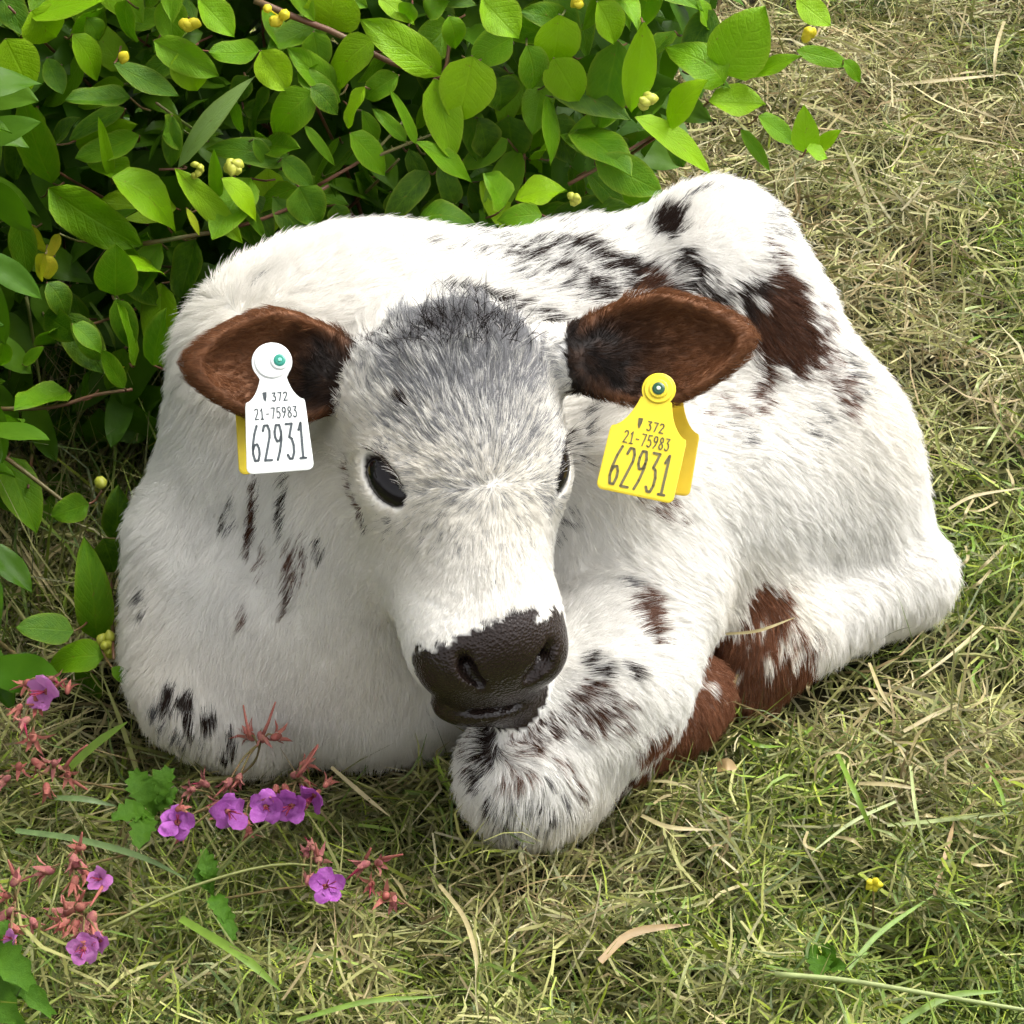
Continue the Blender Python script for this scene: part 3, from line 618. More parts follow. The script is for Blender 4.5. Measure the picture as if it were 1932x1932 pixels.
def ear_tag(name, label, knobpos, rot, tilt, spin, outline, back_off, prints, mats, knob, pin_off, pin_r):
    en = rot3(_R, -tilt) @ (-_F); en = rot3(_U, spin) @ en
    dn = -_U * math.cos(math.radians(rot)) - _R * math.sin(math.radians(rot)); dn = unit(dn - (dn @ en) * en); ex = np.cross(dn, en); ex = ex if ex[0] > 0 else -ex
    root = empty(name, tuple(knobpos), label, 'ear tag')
    bend = lambda x, y: 0.0            # slight warp of the plastic
    def w(x, y, z): return ex * x + dn * y + en * (z + bend(x, y))
    def plate(nm, z, th, mat, dx=0, dy=0, bm_rot=0.0, sc=1.0):
        ca, sa = math.cos(math.radians(bm_rot)), math.sin(math.radians(bm_rot))
        pts = [((x * ca - y * sa) * sc + dx, (x * sa + y * ca) * sc + dy) for x, y in outline]; n = len(pts); V = []
        ring = [(1.0, z - th), (1.0, z + th * 0.4), (0.975, z + th)]
        cx = sum(p[0] for p in pts) / n; cy = sum(p[1] for p in pts) / n
        for s, zz in ring:
            V += [w(cx + (x - cx) * s, cy + (y - cy) * s, zz) for x, y in pts]
        Fc = []
        for r in range(2):
            for i in range(n): Fc.append((r * n + i, r * n + (i + 1) % n, (r + 1) * n + (i + 1) % n, (r + 1) * n + i))
        # caps as strips so that the warp is followed
        for base, fl in ((2 * n, False), (0, True)):
            for i in range(n // 2):
                a, b, c, d = i, i + 1, (n - i - 1) % n, (n - i) % n
                q = [base + a, base + b, base + c, base + d]
                q2 = []
                for v in q:
                    if v not in q2: q2.append(v)
                if len(q2) >= 3: Fc.append(tuple(q2[::-1]) if fl else tuple(q2))
        o = mesh_obj(nm, V, Fc, mat, root, smooth=False); return o
    plate('front_panel', 0.0, 0.0009, mats['panel'])
    plate('back_panel', -0.060, 0.0009, mats['back'], *back_off)
    # button with pin, and the stem through the ear
    def disc(nm, x, y, r0, r1, z0, z1, mat, parent, n=24):
        V = [w(x + r * math.cos(2 * math.pi * i / n), y + r * math.sin(2 * math.pi * i / n), z) for r, z in ((r0, z0), (r0, (z0 + z1) / 2), (r1, z1)) for i in range(n)]
        Fc = [(k * n + i, k * n + (i + 1) % n, (k + 1) * n + (i + 1) % n, (k + 1) * n + i) for k in range(2) for i in range(n)] + [tuple(range(2 * n, 3 * n))]
        return mesh_obj(nm, V, Fc, mat, parent, smooth=False)
    b = disc('button', 0, 0, knob * 0.86, knob * 0.80, 0.0009, 0.0022, mats['panel'], root)
    disc('collar', pin_off, 0, pin_r * 1.55, pin_r * 1.35, 0.0021, 0.0034, mats['panel'], b)
    disc('pin', pin_off, 0, pin_r, pin_r * 0.7, 0.0033, 0.0045, mats['pin'], b)
    disc('pin_tip', pin_off, 0, pin_r * 0.35, pin_r * 0.25, 0.0044, 0.0054, mats['tip'], b)
    disc('stem', 0, 0, 0.0035, 0.0035, -0.060, -0.0008, mats['back'], root, 12)
    for nm, txt, x0, y0, cw, ch, gap, lw in prints:
        V, Fc = printed(txt, x0, y0, cw, ch, gap, lw)
        mesh_obj(nm, [w(x, y, 0.00125) for x, y in V], Fc, mats['ink'], root, smooth=False)
    return root
def plastic(name, c, rough=0.38):
    m = N(name); tc = m.n('TexCoord'); nz = m.noise(160, 5, tc.outputs['Object']); dirt = m.noise(38, 4, tc.outputs['Object'])
    col = m.mix(m.ramp(dirt, [(0.45, (0, 0, 0)), (0.75, (0.5, 0.5, 0.5))]), c, tuple(x * 0.72 for x in c))
    return m.pbr(col, rough, 0.4, m.bump(nz, 0.12, 0.001), trans=c, trans_fac=0.12)
PW, PY, PYD = plastic('white_plastic', (0.78, 0.80, 0.78)), plastic('yellow_plastic', (0.80, 0.62, 0.035)), plastic('deep_yellow_plastic', (0.72, 0.50, 0.03))
INK = N('ink_grey').pbr((0.05, 0.062, 0.07), 0.6); INKY = N('ink_on_yellow').pbr((0.12, 0.105, 0.04), 0.6)
TEAL = N('teal_pin').pbr((0.02, 0.22, 0.16), 0.3); TEALL = N('teal_pin_tip').pbr((0.22, 0.55, 0.42), 0.25); GRN = N('green_pin').pbr((0.015, 0.075, 0.035), 0.3); PALE = N('pale_tip').pbr((0.55, 0.65, 0.5), 0.3)
def prints_for(kx, y1, y2, y3, S):
    return [('emblem', 'h', -0.0095 * S, y1, 0.0038 * S, 0.0072 * S, 0, 0.0008 * S), ('printed_number', '372', -0.0020 * S, y1 + 0.001 * S, 0.0030 * S, 0.0066 * S, 0.0014 * S, 0.0010 * S),
            ('printed_number', '21-75983', -0.0165 * S, y2, 0.0030 * S, 0.0085 * S, 0.00125 * S, 0.00095 * S), ('printed_number', '62931', -0.0205 * S, y3, 0.0062 * S, 0.0285 * S, 0.0027 * S, 0.0019 * S)]
ow = tag_outline(0.0158, (0.0105, 0.0135), 0.0320, 0.0225, 0.0890, 0.0258)
ear_tag('white_ear_tag', 'white plastic ear tag with grey number 62931 hanging from the calf\'s ear', at(513, 683, -0.048), -4.5, 14, 4, ow, (-0.010, -0.017, -2.0),
        prints_for(0, 0.0245, 0.0375, 0.0510, 1.0), dict(panel=PW, back=PY, ink=INK, pin=TEAL, tip=TEALL), 0.0158, 0.0062, 0.0048)
oy = tag_outline(0.0135, (0.0125, 0.0085), 0.0360, 0.0300, 0.0880, 0.0310)
ear_tag('yellow_ear_tag', 'yellow plastic ear tag with number 62931 hanging from the calf\'s ear', at(1243, 735, -0.036), -12.0 + 24, 12, -6, oy, (0.002, -0.019, -3.0),
        prints_for(0, 0.0260, 0.0380, 0.0510, 1.12), dict(panel=PY, back=PYD, ink=INKY, pin=GRN, tip=PALE), 0.0135, 0.0, 0.0050)
# ================================================================== ground and mown grass
def ground_z(x, y):
    P = np.stack([x, y, np.zeros_like(x)], 1)
    z = -0.030 + 0.045 * (vnoise(P, 3.1, 51) - 0.5) + 0.034 * (vnoise(P, 9.0, 52) - 0.5)
    under = np.exp(-(((x - 0.03) / 0.33) ** 2 + ((y - 0.08) / 0.22) ** 2) ** 2)          # pressed flat below the calf
    return z * (1 - under) + (-0.020) * under
def axis(lo, hi, n, far):
    c = np.linspace(lo, hi, n); g = np.geomspace(0.06, far, 26); return np.concatenate([lo - g[::-1], c, hi + g])
gx, gy = axis(-1.2, 1.2, 110, 220), axis(-0.8, 2.2, 130, 220)
X, Y = np.meshgrid(gx, gy, indexing='ij'); gv = np.stack([X.ravel(), Y.ravel(), ground_z(X.ravel(), Y.ravel())], 1)
ii = np.arange(len(gx) * len(gy)).reshape(len(gx), len(gy)); gq = np.stack([ii[:-1, :-1].ravel(), ii[1:, :-1].ravel(), ii[1:, 1:].ravel(), ii[:-1, 1:].ravel()], 1)
m = N('thatch'); tc = m.n('TexCoord'); n1 = m.noise(70, 8, tc.outputs['Object'], 0.7); n2 = m.noise(4, 5, tc.outputs['Object'])
c1 = m.ramp(n1, [(0.3, (0.012, 0.010, 0.005)), (0.55, (0.040, 0.034, 0.014)), (0.75, (0.085, 0.075, 0.030))])
c2 = m.mix(m.ramp(n2, [(0.4, (0, 0, 0)), (0.65, (0.6, 0.6, 0.6))]), c1, (0.045, 0.060, 0.014))
gm = m.pbr(c2, 0.9, 0.2, m.bump(n1, 0.8, 0.02))
g = link(bpy.data.objects.new('ground', np_mesh('ground', gv, gq, [gm]))); g['kind'] = 'structure'; g['label'] = 'mown ground under the cut grass'

m = N('grass_blade'); a = m.attr('blade'); tc = m.n('TexCoord')
col = m.mix(m.ramp(m.noise(220, 3, tc.outputs['Object']), [(0.35, (0, 0, 0)), (0.7, (0.35, 0.35, 0.35))]), a, (0.32, 0.29, 0.13), 'MIX')
BLADE = m.pbr(col, 0.5, 0.3, trans=a, trans_fac=0.2)
STRAW = np.array([[0.44, 0.38, 0.19], [0.38, 0.31, 0.15], [0.50, 0.46, 0.27], [0.30, 0.22, 0.11], [0.42, 0.40, 0.17]])
OLIVE = np.array([[0.26, 0.27, 0.070], [0.20, 0.225, 0.055], [0.32, 0.32, 0.11], [0.13, 0.155, 0.045], [0.38, 0.38, 0.14]])
GREEN = np.array([[0.16, 0.26, 0.020], [0.105, 0.19, 0.018], [0.23, 0.33, 0.030], [0.065, 0.125, 0.022], [0.31, 0.39, 0.035]])
def blades(n, xr, yr, zlo, zhi, lmin, lmax, wmin, wmax, pitch_sd, upright, green_shift=0.0, seg=4):
    x = rng.uniform(*xr, n); y = rng.uniform(*yr, n); L = lmin + (lmax - lmin) * rng.random(n) ** 1.8; W = rng.uniform(wmin, wmax, n)
    P2 = np.stack([x, y, np.zeros(n)], 1); lay = (0.10 + 1.5 * vnoise(P2, 15, 61) * vnoise(P2, 40, 65) * 1.6) * rng.random(n) ** 0.7
    z = ground_z(x, y) + zlo + (zhi - zlo) * lay
    yaw = rng.uniform(0, 2 * math.pi, n) + 2.5 * vnoise(P2, 5, 62); pit = rng.normal(0, pitch_sd, n)
    up = rng.random(n) < upright; pit = np.where(up, rng.uniform(0.5, 1.35, n), pit)
    d = np.stack([np.cos(yaw) * np.cos(pit), np.sin(yaw) * np.cos(pit), np.sin(pit)], 1); sidev = np.stack([-np.sin(yaw), np.cos(yaw), np.zeros(n)], 1)
    nrm = np.cross(d, sidev); roll = rng.normal(0, 0.8, n)[:, None]; wv = sidev * np.cos(roll) + nrm * np.sin(roll)
    bend = rng.normal(0, 0.42, n)[:, None]; bend2 = rng.normal(-0.15, 0.28, n)[:, None]
    S = np.linspace(0, 1, seg); V = np.zeros((n, seg, 2, 3)); kink = (rng.random(n) < 0.2)[:, None] * rng.normal(0, 0.5, n)[:, None]
    for k, s in enumerate(S):
        c = np.stack([x, y, z], 1) + L[:, None] * (d * (s - 0.5) + sidev * bend * (s - 0.5) ** 2 + np.array([0, 0, 1.0]) * bend2 * (s - 0.5) ** 2 + sidev * kink * max(0, s - 0.6))
        if k == 0: c0 = c.copy()
        lo = ground_z(c[:, 0], c[:, 1]) + 0.002; c[:, 2] = np.where(up, c[:, 2] + L * 0.35, np.maximum(c[:, 2], lo))
        wk = W * (0.75, 1.0, 0.85, 0.12)[k] if seg == 4 else W * (1 - 0.8 * s)
        V[:, k, 0] = c - wv * (wk / 2)[:, None]; V[:, k, 1] = c + wv * (wk / 2)[:, None]
    mid = V.mean(2); dmin = np.full(n, 9.0)
    inside = ((mid > G0 + 0.01) & (mid < G1 - 0.01)).all(2)
    for k in range(seg): dmin = np.where(inside[:, k], np.minimum(dmin, sample(D, mid[:, k])), dmin)
    keep = dmin > 0.0015
    gr = 0.50 + 1.1 * (vnoise(P2, 4.5, 63) - 0.5) + 0.5 * (vnoise(P2, 16, 64) - 0.5) - 0.26 * np.clip((y + 0.02) / 0.5, -0.6, 1) + 0.06 + green_shift + 0.25 * np.clip((x - 0.1) / 0.2, 0, 1) * (y < -0.15)
    r = rng.random(n) * 0.9; pick = rng.integers(0, 5, n)
    cls = np.where(r < gr - 0.22, 2, np.where(r < gr + 0.30, 1, 0))
    col = np.where((cls == 2)[:, None], GREEN[pick], np.where((cls == 1)[:, None], OLIVE[pick], STRAW[pick]))
    col = col * (0.40 + 0.85 * rng.random((n, 1)))
    V = V[keep]; col = col[keep]; nk = len(V)
    base = (np.arange(nk) * seg * 2)[:, None]; Q = np.concatenate([base + np.array([2 * k, 2 * k + 1, 2 * k + 3, 2 * k + 2]) for k in range(seg - 1)], 0)
    return V.reshape(-1, 3), Q, np.repeat(col, seg * 2, 0)
parts = [blades(98000, (-0.75, 0.95), (-0.62, 1.75), 0.0, 0.060, 0.018, 0.11, 0.0012, 0.0033, 0.34, 0.08),
         blades(20000, (-0.45, 0.45), (-0.55, 0.0), 0.0, 0.056, 0.014, 0.10, 0.0010, 0.0028, 0.38, 0.10, 0.15),
         blades(26000, (-3.0, 3.0), (-1.2, 4.0), 0.0, 0.035, 0.05, 0.16, 0.002, 0.005, 0.25, 0.08),
         blades(2400, (-0.75, -0.28), (0.10, 0.55), 0.0, 0.05, 0.08, 0.22, 0.0016, 0.0034, 0.3, 0.55, 0.45)]
off = 0; Vs, Qs, Cs = [], [], []
for V, Q, c in parts: Vs.append(V); Qs.append(Q + off); Cs.append(c); off += len(V)
me = np_mesh('mown_grass', np.concatenate(Vs), np.concatenate(Qs), [BLADE], smooth=True); set_col(me, 'blade', np.concatenate(Cs))
o = link(bpy.data.objects.new('mown_grass', me)); o['kind'] = 'stuff'; tag(o, 'loose layer of cut grass and hay covering the ground', 'grass')

# ---- single stalks and blades that stand out
def ribbon(ctrl, wpx, n=12, round_=False, taper=(0.8, 0.15), crease=0.25):
    c = curve_pts(ctrl, n); W = wpx * MM
    if round_:
        return tube(c, [W / 2 * (1 - 0.35 * i / (n - 1)) for i in range(n)], 6)
    V, Fc = [], []
    for i, p in enumerate(c):
        t = unit(c[min(i + 1, n - 1)] - c[max(i - 1, 0)]); s = np.cross(t, np.array([0, -0.5, 0.85])); s = unit(s) if np.linalg.norm(s) > 1e-3 else np.array([1.0, 0, 0]); up = np.cross(s, t); up = up if up[2] > 0 else -up
        f = i / (n - 1); w = W / 2 * min(1, taper[0] + (1 - taper[0]) * f / 0.3) * (1 if f < 0.55 else 1 - (1 - taper[1]) * ((f - 0.55) / 0.45) ** 1.6)
        V += [p - s * w, p - up * w * crease, p + s * w]
    for i in range(n - 1):
        for k in range(2): Fc.append((i * 3 + k, i * 3 + k + 1, (i + 1) * 3 + k + 1, (i + 1) * 3 + k))
    return V, Fc
def blade_mat(name, c):
    m = N(name); tc = m.n('TexCoord'); nz = m.noise(90, 4, tc.outputs['Object']); col = m.mix(nz, tuple(x * 0.5 for x in c), tuple(min(1, x * 1.4) for x in c)); return m.pbr(col, 0.45, 0.4, trans=c, trans_fac=0.3)
SM = {'straw': blade_mat('straw', (0.44, 0.37, 0.19)), 'green': blade_mat('fresh_blade', (0.15, 0.25, 0.025)), 'blue': blade_mat('blue_green_blade', (0.12, 0.19, 0.06)), 'stem': blade_mat('olive_stem', (0.24, 0.26, 0.08)), 'tan': blade_mat('dry_tan', (0.36, 0.245, 0.11)), 'pale': blade_mat('pale_stalk', (0.36, 0.42, 0.17))}
LBL = {'straw': ('loose_straw', 'pale dry straw stalk lying loose on the cut grass', 'straw', 'pale straw stalks'), 'green': ('green_grass', 'bright fresh green grass blade lying over the cut grass', 'grass', 'bright green blades'),
       'blue': ('green_grass', 'dull blue-green grass blade lying near the pink geraniums', 'grass', 'blue-green blades'), 'stem': ('dry_grass', 'thin olive grass stem stretched among the pink geraniums', 'grass', 'olive grass stems'),
       'tan': ('dry_straw', 'curled dry tan leaf on the cut grass', 'dry leaf', 'dry tan leaves'), 'pale': ('cut_grass', 'pale green grass stalk lying over the cut grass', 'grass', 'pale green grass stalks')}
def stalk(kind, pts, wpx, z=(0.03, 0.035, 0.03), round_=False, label=None, group=None):
    n = len(pts); zs = np.interp(np.linspace(0, 1, n), np.linspace(0, 1, len(z)), z); c = [on_ground(u, v, zz) for (u, v), zz in zip(pts, zs)]
    V, Fc = ribbon(c, wpx, 14, round_); o0 = c[0]; nm, lb, ct, gp = LBL[kind]
    o = mesh_obj(nm, [p - o0 for p in V], Fc, SM[kind]); o.location = o0; tag(o, label or lb, ct, group if label else gp)
stalk('pale', [(1462, 1838), (1600, 1850), (1780, 1880), (1990, 1915)], 11, (0.045, 0.05, 0.045), True, 'long thick pale green stalk with a knob at one end')
stalk('straw', [(1210, 1538), (1262, 1560), (1345, 1566)], 9, (0.03, 0.035, 0.03), False, "pale straw curving just below the brown foreleg"); stalk('green', [(1580, 1422), (1615, 1500), (1654, 1590)], 11, (0.05, 0.06, 0.02)); stalk('pale', [(1718, 1445), (1728, 1530), (1750, 1620)], 7, (0.05, 0.05, 0.02))
stalk('pale', [(1690, 1512), (1610, 1550), (1530, 1610)], 7); stalk('pale', [(1674, 1557), (1800, 1545), (1960, 1528)], 8); stalk('straw', [(1537, 1474), (1545, 1432), (1590, 1420), (1625, 1458)], 6, (0.02, 0.05, 0.06, 0.02), False, 'thin straw bent into an arch beside a bright green blade')
stalk('tan', [(1132, 1814), (1194, 1760), (1302, 1744)], 16, (0.03, 0.035, 0.03), False, 'long curved tan dry leaf on the cut grass'); stalk('straw', [(828, 1668), (875, 1730), (897, 1800), (898, 1845)], 9, (0.03, 0.035, 0.03), False, "curved whitish straw alone between the calf's knee and the tan dry leaf"); stalk('green', [(340, 1732), (455, 1803), (530, 1869)], 17, (0.05, 0.05, 0.03))
stalk('blue', [(29, 1567), (145, 1583), (265, 1616), (352, 1658)], 13, (0.05, 0.05, 0.04)); stalk('blue', [(103, 1505), (160, 1508), (220, 1521)], 12, (0.05, 0.05, 0.04)); stalk('green', [(132, 1447), (185, 1400), (240, 1362)], 18, (0.04, 0.06, 0.08))
stalk('stem', [(186, 1753), (356, 1675), (540, 1630), (700, 1660)], 7, (0.04, 0.05, 0.04), True); stalk('straw', [(625, 1447), (680, 1495), (735, 1540)], 9, (0.05, 0.04, 0.03), False, "straight yellowish straw leading from the chest past the purple blooms"); stalk('stem', [(530, 1538), (470, 1580), (406, 1646)], 7, (0.05, 0.05, 0.03), True)
stalk('straw', [(1368, 1196), (1430, 1190), (1500, 1165)], 7, (0.085, 0.10, 0.11), False, "thin straw resting across the calf's brown hind foot"); stalk('straw', [(1855, 1180), (1800, 1230), (1720, 1290)], 7); stalk('straw', [(1895, 40), (1880, 90), (1875, 160)], 12, (0.03, 0.06, 0.03), False, "short thick straw standing upright in the far dry hay"); stalk('straw', [(1690, 160), (1790, 150), (1900, 140)], 12, (0.03, 0.035, 0.03), False, "long straight straw lying flat in the far dry hay")
stalk('straw', [(1700, 215), (1780, 250), (1900, 275)], 10); stalk('straw', [(1480, 180), (1560, 210), (1640, 250)], 12); stalk('green', [(1600, 1830), (1660, 1760), (1760, 1690)], 10); stalk('green', [(1700, 1930), (1790, 1880), (1890, 1870)], 13); stalk('green', [(560, 1925), (690, 1890), (830, 1880)], 10)
stalk('stem', [(70, 1780), (100, 1700), (120, 1610)], 6, (0.03, 0.06, 0.06), True); stalk('straw', [(0, 995), (60, 1070), (100, 1150)], 9, (0.06, 0.05, 0.04)); stalk('straw', [(30, 1010), (80, 1090), (118, 1145)], 6, (0.06, 0.05, 0.04)); stalk('stem', [(50, 560), (75, 720), (98, 900)], 8, (0.25, 0.16, 0.05), True)
stalk('green', [(170, 570), (210, 630), (222, 700)], 8, (0.24, 0.22, 0.16)); stalk('stem', [(15, 580), (18, 700), (10, 760)], 6, (0.22, 0.16, 0.1), True); stalk('tan', [(1760, 1700), (1790, 1590), (1800, 1550)], 9, (0.02, 0.03, 0.03), False, 'narrow straight tan dry leaf above the long pale green stalk'); stalk('straw', [(1640, 1250), (1660, 1300), (1680, 1335)], 8)
stalk('straw', [(1705, 1380), (1760, 1350), (1810, 1328)], 9); stalk('straw', [(1620, 1478), (1680, 1480), (1740, 1490)], 9); stalk('green', [(1860, 1440), (1890, 1500), (1900, 1560)], 8); stalk('stem', [(1270, 1920), (1290, 1840), (1310, 1790)], 6, (0.02, 0.04, 0.04)); stalk('straw', [(1790, 960), (1840, 935), (1932, 920)], 8)
for k in range(46):
    u, v = rng.uniform(1350, 1930), rng.uniform(330, 1900)
    if u < 1820 and v < 1250: u = rng.uniform(1820, 1930)
    a = rng.uniform(0, math.pi); l = rng.uniform(40, 110); b = rng.uniform(-20, 20)
    kd_ = ('straw', 'straw', 'pale', 'green', 'straw')[k % 5]; size = 'long' if l > 80 else 'short'; where = 'in the dry hay beyond the calf\'s hind leg' if v < 1250 else 'in the cut grass before the calf\'s hind foot'
    lab_ = size + {'straw': ' pale straw lying ', 'pale': ' pale green stalk lying ', 'green': ' bright green blade lying '}[kd_] + where
    stalk(('straw', 'straw', 'pale', 'green', 'straw')[k % 5], [(u, v), (u + l * .5 * math.cos(a) - b * math.sin(a), v + (l * .5 * math.sin(a) + b * math.cos(a)) * .7), (u + l * math.cos(a), v + l * math.sin(a) * .7)], rng.uniform(5, 9), (0.012, 0.03, 0.015), False, lab_, lab_)
# ================================================================== the leafy shrub behind the calf
def leaf_mesh(name, fold, curl, wave, tipw, n=8, m=4):
    """unit leaf: x along (0..1), y across (+-0.5), z up"""
    V, UV, Fc = [], [], []
    for i in range(n + 1):
        t = i / n; w = (2.2 * t ** (0.52 * tipw / 0.82) * (1 - t) ** 0.78 if 0 < t < 1 else 0.0); w = max(w, 0.04 if i == 0 else 0.0)
        for j in range(m + 1):
            y = (j / m - 0.5) * w; f = abs(j / m - 0.5) * 2
            z = fold * abs(y) - curl * t * t + wave * math.sin(t * 9 + j * 2.3) * f + 0.10 * curl * math.sin(math.pi * t) * 2 - 0.35 * fold * y * y * 4
            V.append((t, y, z)); UV.append((t, j / m))
    k = m + 1
    for i in range(n):
        for j in range(m): Fc.append((i * k + j, (i + 1) * k + j, (i + 1) * k + j + 1, i * k + j + 1))
    me = bpy.data.meshes.new(name); me.from_pydata(V, [], Fc); me.polygons.foreach_set('use_smooth', [True] * len(Fc))
    uv = me.uv_layers.new(name='UVMap')
    for lp in me.loops: uv.data[lp.index].uv = UV[lp.vertex_index]
    me.materials.append(LEAF); return me
m = N('shrub_leaf'); oi = m.n('ObjectInfo'); uvn = m.n('UVMap'); sx = m.n('SeparateXYZ'); m.l(uvn.outputs[0], sx.inputs[0])
def M(op, a, b=None, c=None):
    q = m.n('Math', operation=op)
    for i, v in enumerate((a, b, c)):
        if v is None: continue
        if hasattr(v, 'links'): m.l(v, q.inputs[i])
        else: q.inputs[i].default_value = v
    return q.outputs[0]
ay = M('ABSOLUTE', M('SUBTRACT', sx.outputs[1], 0.5)); mid = M('SUBTRACT', 1.0, M('MINIMUM', M('MULTIPLY', ay, 26.0), 1.0))
sv = M('PINGPONG', M('SUBTRACT', M('MULTIPLY', sx.outputs[0], 8.0), M('MULTIPLY', ay, 5.0)), 0.5); side = M('SUBTRACT', 1.0, M('MINIMUM', M('MULTIPLY', sv, 7.0), 1.0))
vein = M('MAXIMUM', mid, M('MULTIPLY', side, 0.45))
tc = m.n('TexCoord'); nz = m.noise(5.0, 6, tc.outputs['Object'], 0.65); nf = m.noise(26.0, 4, tc.outputs['Object'])
base = m.mix(m.ramp(nz, [(0.30, (0, 0, 0)), (0.72, (1, 1, 1))]), oi.outputs['Color'], m.mix(0.35, oi.outputs['Color'], (0.16, 0.28, 0.008)))
base = m.mix(M('MULTIPLY', vein, 0.12), base, (0.28, 0.44, 0.02)); edge = M('MULTIPLY', M('POWER', M('MULTIPLY', ay, 2.0), 8.0), 0.35)
base = m.mix(edge, base, (0.28, 0.34, 0.03)); blem = m.ramp(m.noise(11.0, 3, tc.outputs['Object']), [(0.70, (0, 0, 0)), (0.76, (0.7, 0.7, 0.7))]); base = m.mix(blem, base, (0.16, 0.10, 0.025))
rr = m.n('MapRange', i_To_Min=0.30, i_To_Max=0.55); m.l(nf, rr.inputs[0])
hgt = M('ADD', M('MULTIPLY', vein, -0.5), M('MULTIPLY', nf, 0.6))
trc = m.mix(1.0, base, (1.0, 1.25, 0.45), 'MULTIPLY')
LEAF = m.pbr(base, rr.outputs[0], 0.16, m.bump(hgt, 0.22, 0.02), trans=trc, trans_fac=0.30)
LM = [leaf_mesh('leaf', *a) for a in [(0.25, 0.10, 0.03, 0.82), (0.45, 0.25, 0.05, 0.75), (0.15, 0.35, 0.04, 0.95), (0.60, 0.05, 0.06, 0.70), (0.30, -0.15, 0.05, 1.0), (0.85, 0.20, 0.04, 0.82), (0.35, 0.50, 0.05, 0.80), (0.50, 0.30, 0.09, 1.1), (0.9, -0.05, 0.07, 0.9), (0.2, 0.7, 0.06, 0.85)]]
m = N('shrub_stem'); tc = m.n('TexCoord'); nz = m.noise(9, 4, tc.outputs['Object'])
STEM = m.pbr(m.ramp(nz, [(0.3, (0.09, 0.028, 0.016)), (0.5, (0.13, 0.055, 0.025)), (0.66, (0.10, 0.13, 0.03))]), 0.55)
BB = np.array([-0.18, 0.66, -0.03])
shrub = empty('leafy_shrub', tuple(BB), 'leafy green shrub with yellow buds growing behind the calf', 'shrub')
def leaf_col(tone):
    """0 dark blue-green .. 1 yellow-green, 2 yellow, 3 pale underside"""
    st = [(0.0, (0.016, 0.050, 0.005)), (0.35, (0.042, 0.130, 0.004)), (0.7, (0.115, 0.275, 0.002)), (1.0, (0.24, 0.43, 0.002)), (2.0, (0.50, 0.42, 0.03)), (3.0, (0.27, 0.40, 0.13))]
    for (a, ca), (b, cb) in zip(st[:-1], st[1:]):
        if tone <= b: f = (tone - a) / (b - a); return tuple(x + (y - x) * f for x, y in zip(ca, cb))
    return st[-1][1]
def bush_y(u, v):
    if v < 480 or u > 430:
        return 0.30 + (450 - v) / 450 * 0.10 + (0.03 if u > 1250 else 0)
    return 0.27 - min(1, (v - 480) / 800) * 0.25
LEAVES = []
def place_leaf(P0, P1, W, tone, nrm, var=None):
    L = np.linalg.norm(P1 - P0); x = (P1 - P0) / L; z = nrm - (nrm @ x) * x; z = unit(z); y = np.cross(z, x); i = rng.integers(0, len(LM)) if var is None else var
    o = bpy.data.objects.new('leaf', LM[i]); M4 = Matrix(((x[0] * L, y[0] * W, z[0] * W, P0[0] - BB[0]), (x[1] * L, y[1] * W, z[1] * W, P0[1] - BB[1]), (x[2] * L, y[2] * W, z[2] * W, P0[2] - BB[2]), (0, 0, 0, 1)))
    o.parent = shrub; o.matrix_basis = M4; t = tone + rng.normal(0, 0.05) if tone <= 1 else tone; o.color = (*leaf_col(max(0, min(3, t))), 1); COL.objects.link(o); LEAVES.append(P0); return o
def px_leaf(u0, v0, u1, v1, w, tone, dy=0.0, tilt=None):
    Y = bush_y((u0 + u1) / 2, (v0 + v1) / 2) + dy + (0.05 if tone < 0.3 else 0) + rng.normal(0, 0.012); ln = math.hypot(u1 - u0, v1 - v0) * MM
    t = rng.uniform(-0.35, 0.10) if tilt is None else tilt
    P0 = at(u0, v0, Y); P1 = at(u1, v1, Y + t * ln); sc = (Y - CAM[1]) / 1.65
    n = unit(-_F * 0.75 + np.array([0, 0, 0.55]) + rng.normal(0, 0.22, 3)); place_leaf(P0, P1, w * MM * 1.12 * sc, tone, n)
A, Bx, Cx = .3418, 566, 1132
